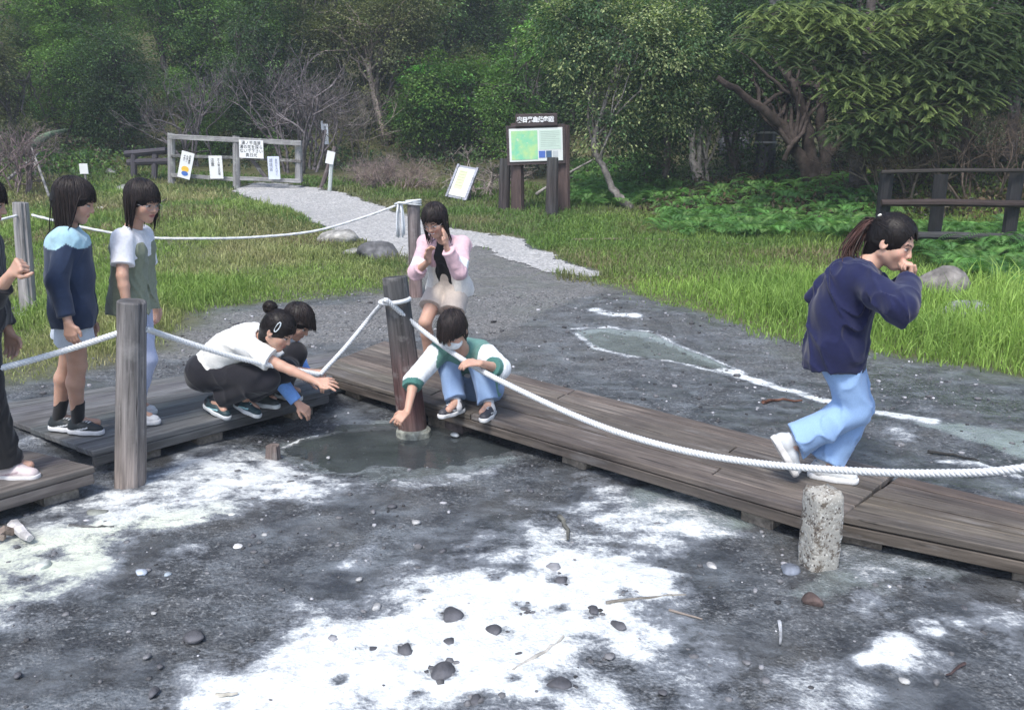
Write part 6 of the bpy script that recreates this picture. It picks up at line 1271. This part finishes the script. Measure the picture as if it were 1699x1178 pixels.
def tc_(V):
    c = np.tile(np.array((.74, .76, .80)), (len(V), 1)); t = (V-p.J['sR'])@nrm(p.J['eR']-p.J['sR']); ds = np.minimum(np.linalg.norm(V-p.J['eR'], axis=1), np.linalg.norm(V-p.J['wR'], axis=1)); c[(ds < .15) & (t > .11)] = BL
    t2 = np.linalg.norm(V-p.J['eL'], axis=1) < .17; c[t2] = BL; bk = ((V-p.neck)@f < -.02) & (V[:, 2] > p.neck[2]-.10); c[bk] = (.20, .36, .70); return c
p.add('long_sleeve_top', p.top(.020, hem=p.pel, hemr=.11, sleeves=dict(R=(.96, .018, .016), L=(.96, .018, .016)), k=.04), tc_, None, folds(.004, 22, 10, nrm(p.J['wR']-p.J['eR'])))
p.add('trousers', p.pants(.022, .95, .022), (.015, .015, .020), None, folds(.005, 14, 11))
for c in 'RL': p.sock(c, .10, (.02, .02, .02), .002); p.shoe(c, V3(.85, -.5, 0), UPV, (.05, .06, .06), (.62, .64, .64))
p.hair(.17, .03, 300, seed=6)
# P6 standing, pink jacket
f = nrm([-.30, -.95, 0]); rt_ = nrm(np.cross(f, UPV))
p = Person(feet(735, 612), 'girl in pink and cream jacket and beige shorts bending with a hand at her neck', S=.97)
p.torso(aty(745, 470, 6.12), aty(736, 395, 5.92), rt_, rt_, bulge=V3(0, .03, 0), sw=.145)
p.head(aty(722, 366, 5.82), nrm([-.38, -.80, -.50]), nrm([-.18, -.2, 1]), smile=True)
e = joint(p.J['sR'], 690, 452, .25, -1); w_ = joint(e, 711, 434, .20, -1); p.arm('R', e, w_, dict(d=(.05, -.25, 1), n=(.75, -.5, .1), th=-1, curl=[(.25, .5), (.3, .5), (.35, .6), (.4, .6)], thumb=.4, spread=.15))
e = joint(p.J['sL'], 762, 452, .25, -1); w_ = joint(e, 741, 412, .215, -1); p.arm('L', e, w_, dict(d=(-.05, -.0, 1), n=(-.75, .2, .1), th=1, curl=[(.1, .2), (.12, .25), (.15, .25), (.2, .3)], thumb=.2))
p.leg('R', atz(711, 601, DZ+.07), pole=f, foot=f); p.leg('L', atz(764, 598, DZ+.07), pole=f, foot=f); p.build_body()
p.add('black_top', p.top(.010, hem=p.pel+UPV*.02), (.012, .012, .015), None, folds(.003, 18, 12))
p.add('shorts', p.pants(.010, .31, .024), (.52, .45, .40), None, folds(.005, 16, 13))
def pj(V):
    c = np.tile(np.array((.66, .45, .50)), (len(V), 1)); h_ = (V-p.pel)@p.up; arm_ = np.minimum(np.linalg.norm(V-p.J['eR'], axis=1), np.linalg.norm(V-p.J['eL'], axis=1)) < .13
    c[(h_ < .19) & ~arm_] = (.74, .70, .66); st = np.zeros(len(V), bool)
    for q in 'RL': a, b_ = p.J['s'+q], p.J['e'+q]; t = (V-a)@nrm(b_-a); st |= (np.abs(t-.19) < .035) & (np.linalg.norm(V-lerp(a, b_, .75), axis=1) < .12)
    c[st] = (.76, .78, .80); return c
p.add('jacket', p.top(.026, hem=p.pel-UPV*.085, hemr=.118, sleeves=dict(R=(.72, .020, .026), L=(.95, .020, .022)), open_front=.082, bulk=.0), pj, None, folds(.007, 16, 14))
for c in 'RL': p.shoe(c, f, UPV, (.05, .05, .06), (.4, .4, .4), L=.21)
glasses(p, (.45, .4, .4)); p.hair(.25, .045, 330, seed=7)
# P7 crouching, mask
f = nrm([-.42, -.90, 0]); rt_ = nrm(np.cross(f, UPV))
p = Person(feet(790, 692), 'crouching girl in green and white jacket and face mask touching the spring', S=.98)
p.torso(aty(792, 640, 5.30), aty(766, 579, 4.98), rt_, nrm(rt_+V3(0, 0, .1)), bulge=V3(.02, .05, .04), sw=.150)
p.head(aty(752, 548, 4.86), nrm([-.33, -.72, -.62]), nrm([-.25, -.3, 1]))
p.J['sR'] = p.J['sR']+V3(-.02, -.03, -.02)
w_ = aty(676, 683, 4.80); e = ik(p.J['sR'], w_, .255, .235, (-.3, .5, .2)); p.arm('R', e, w_, dict(d=(-.75, -.25, -.6), n=(-.2, .4, -.8), th=-1, curl=[(.15, .3), (.5, .7), (.6, .8), (.7, .8)], thumb=.6, spread=.1))
e = joint(p.J['sL'], 828, 612, .245, -1); w_ = joint(e, 797, 603, .20, -1); p.arm('L', e, w_, dict(d=(-.95, -.15, .08), n=(0, .3, -1), th=-1, curl=(.45, .5), thumb=.5))
p.leg('R', atz(757, 668, DZ+.07), pole=(-.4, -.8, .75), foot=f); p.leg('L', atz(812, 672, DZ+.07), pole=(-.15, -.8, .75), foot=f); p.build_body()
p.add('tee', p.top(.012, hem=p.pel), (.70, .70, .74), None, folds(.003, 18, 15))
def vj(V):
    c = np.tile(np.array((.11, .24, .21)), (len(V), 1))
    for q in 'RL':
        a, b_, w2 = p.J['s'+q], p.J['e'+q], p.J['w'+q]; t = (V-a)@nrm(b_-a); da = np.linalg.norm(V-a-nrm(b_-a)*np.clip(t, 0, 1)[:, None], axis=1); t2 = (V-b_)@nrm(w2-b_); dc = np.linalg.norm(V-b_-nrm(w2-b_)*np.clip(t2, 0, 1)[:, None], axis=1)
        out = ((V-p.neck)@p.rs)*(1 if q == 'R' else -1) > .135; sl_ = ((da < .11) & (t > .015) & out) | ((dc < .09) & out); c[sl_] = (.74, .77, .80); lim = .2 if q == 'L' else .10; cu = (dc < .09) & (t2 > (CUFF[q]-.035)) & out; c[cu] = (.06, .17, .15)
    return c
LR = np.linalg.norm(p.J['wR']-p.J['eR']); LL = np.linalg.norm(p.J['wL']-p.J['eL']); CUFF = dict(R=LR*(.62*2-1), L=LL*(.70*2-1))
p.add('jacket', p.top(.024, hem=p.pel-UPV*.02+p.fr*.02, hemr=.125, sleeves=dict(R=(.62, .030, .030), L=(.70, .034, .034)), open_front=.060, k=.04), vj, None, folds(.007, 16, 16))
hang = Sdf(.006); q = p.waist+rt_*.10+p.fwd*.10; hang.cone(q+UPV*.03, atz(752, 660, .33), .035, .045, .03, flat=(rt_, 1.7)); hang.cut(atz(752, 664, .33), -UPV); p.add('jacket_flap', hang, (.08, .22, .18), None, folds(.008, 18, 17))
p.add('jeans', p.pants(.024, .97, .036), (.20, .29, .46), M_denim, folds(.006, 14, 18))
for c in 'RL': p.sock(c, .10, (.5, .5, .52), .002); p.shoe(c, f+V3(.2 if c == 'L' else -.3, 0, 0), UPV, (.05, .05, .06), (.66, .66, .66), (.66, .66, .66), L=.22)
z = p.hz; W = lambda x, y, z_: p.HC+p.HR@(V3(x, y, z_)*z); mk_ = Sdf(.0045); mk_.ell(W(0, .050, -.050), (.058*z, .052*z, .045*z), p.HR, .01); mk_.group(k=.006, sub=True); mk_.ell(W(0, .02, .085), (.12*z, .12*z, .096*z), p.HR); mk_.group(k=.006, sub=True); mk_.ell(W(0, -.03, -.05), (.1*z, .055*z, .08*z), p.HR)
p.add('face_mask', mk_, (.72, .75, .78), None, lambda P: -.0015*np.abs(np.sin((P-p.HC)@p.HR[:, 2]*260)))
p.hair(.14, .022, 330, seed=8)
# P8 running
f = nrm([.92, -.36, 0]); rt_ = nrm(np.cross(f, UPV))
p = Person(feet(1390, 800), 'laughing girl in navy jacket and blue jeans running along the boardwalk', skin=(.60, .37, .28), S=1.08)
p.torso(aty(1386, 563, 3.86), aty(1438, 440, 3.84), rt_, rt_, bulge=V3(-.03, 0, .0), sw=.14)
p.head(aty(1480, 402, 3.80), nrm([.72, -.60, -.38]), nrm([.25, -.1, 1]), smile=True)
e = joint(p.J['sR'], 1496, 512, .285, -1); w_ = aty(1510, 464, 3.70); p.arm('R', e, w_, dict(d=(-.0, .15, 1), n=(-.8, .3, .2), th=-1, curl=[(1.1, 1.2), (1.2, 1.3), (1.3, 1.3), (1.35, 1.3)], thumb=.8, sz=.95))
e = joint(p.J['sL'], 1484, 505, .285, 1); w_ = aty(1500, 466, 3.86); p.arm('L', e, w_, dict(d=(.05, -.15, 1), n=(-.8, -.4, .2), th=1, curl=(1.2, 1.3), thumb=.6))
p.J['hR'] = p.J['hR']+f*.02
aL = atz(1366, 770, DZ+.075); aR = aty(1312, 733, 3.80)
p.leg('R', aR, knee=ik(p.J['hR'], aR, .335, .335, (1, -.1, .1)), foot=V3(.3, 0, -.9)); p.leg('L', aL, knee=ik(p.J['hL'], aL, .35, .345, (1, 0, .1)), foot=f); p.build_body()
j = p.top(.036, hem=p.pel-UPV*.125, hemr=.142, sleeves=dict(R=(.90, .030, .034), L=(.90, .030, .032)), hemcut=(0, .0, -1), bulk=.020)
j.group(k=.03); hb = p.neck-f*.10-UPV*.04; j.cone(hb+rt_*.08, hb-rt_*.08, .050, .050, .03); j.cone(hb, hb-f*.14-UPV*.13, .060, .034, .04, flat=(nrm([.6, 0, -.8]), .9))
p.add('jacket', j, (.011, .014, .055), None, folds(.012, 13, 19, nrm([.4, 0, 1])))
p.add('jeans', p.pants(.022, .965, .050, hip=-.03), (.27, .42, .68), M_denim, folds(.011, 12, 20, nrm([.4, 0, 1])))
p.sock('R', .10, (.6, .6, .6), .002); p.sock('L', .10, (.6, .6, .6), .002); p.shoe('R', nrm([.52, -.05, -.85]), nrm([.85, 0, .5]), (.56, .58, .60), (.70, .68, .66), L=.235); p.shoe('L', f+V3(0, -.15, 0), UPV, (.60, .62, .63), (.74, .74, .74), L=.235)
p.hair(.1, .076, 240, style='tail', seed=9)
z = p.hz; W = lambda x, y, z_: p.HC+p.HR@(V3(x, y, z_)*z); r = np.random.default_rng(3); m = MB()
for k in range(90):
    o_ = r.normal(0, .012, 3); P = [W(0, -.108, .05)+o_*.4, W(0, -.135, .03)+o_, p.neck-f*.085+UPV*.06+o_*1.6+V3(0, r.normal(0, .02), 0), p.neck-f*.05-UPV*.03+rt_*(.07+r.normal(0, .012))+o_*1.2, p.neck+f*(.02+r.normal(0, .015))-UPV*(.10+r.uniform(0, .05))+rt_*(.095+r.normal(0, .01))]
    m.tube(spline(np.array(P), 5), np.linspace(.005, .0015, 21), 4, np.array([(.03, .02, .018), (.07, .035, .03)][k % 2])*r.uniform(.7, 1.4), cap=False, sq=.6)
m.build('ponytail', M_hair, p.root, p.base, smooth=True)
m = MB(); V_, T_ = rock_mesh(5, 1, 2, .0); m.add(V_*.010+W(.03, -.098, .085), None, T_, (.8, .78, .7)); m.build('hair_tie', M_plastic, p.root, p.base, smooth=True)
# ================================================================== AIR
m = bpy.data.materials.new('haze_air'); m.use_nodes = True; n = m.node_tree; n.nodes.clear(); out = n.nodes.new('ShaderNodeOutputMaterial'); pv_ = n.nodes.new('ShaderNodeVolumePrincipled')
pv_.inputs['Color'].default_value = (.80, .87, 1.0, 1); pv_.inputs['Density'].default_value = .0021; pv_.inputs['Anisotropy'].default_value = .2; n.links.new(pv_.outputs[0], out.inputs['Volume'])
mb = MB(); mb.box([0, 68, 34], [190, 150, 74.]); o = mb.build('haze', m); tag(o, 'faint damp haze hanging between the viewer and the wooded hillside', None, None, 'stuff')
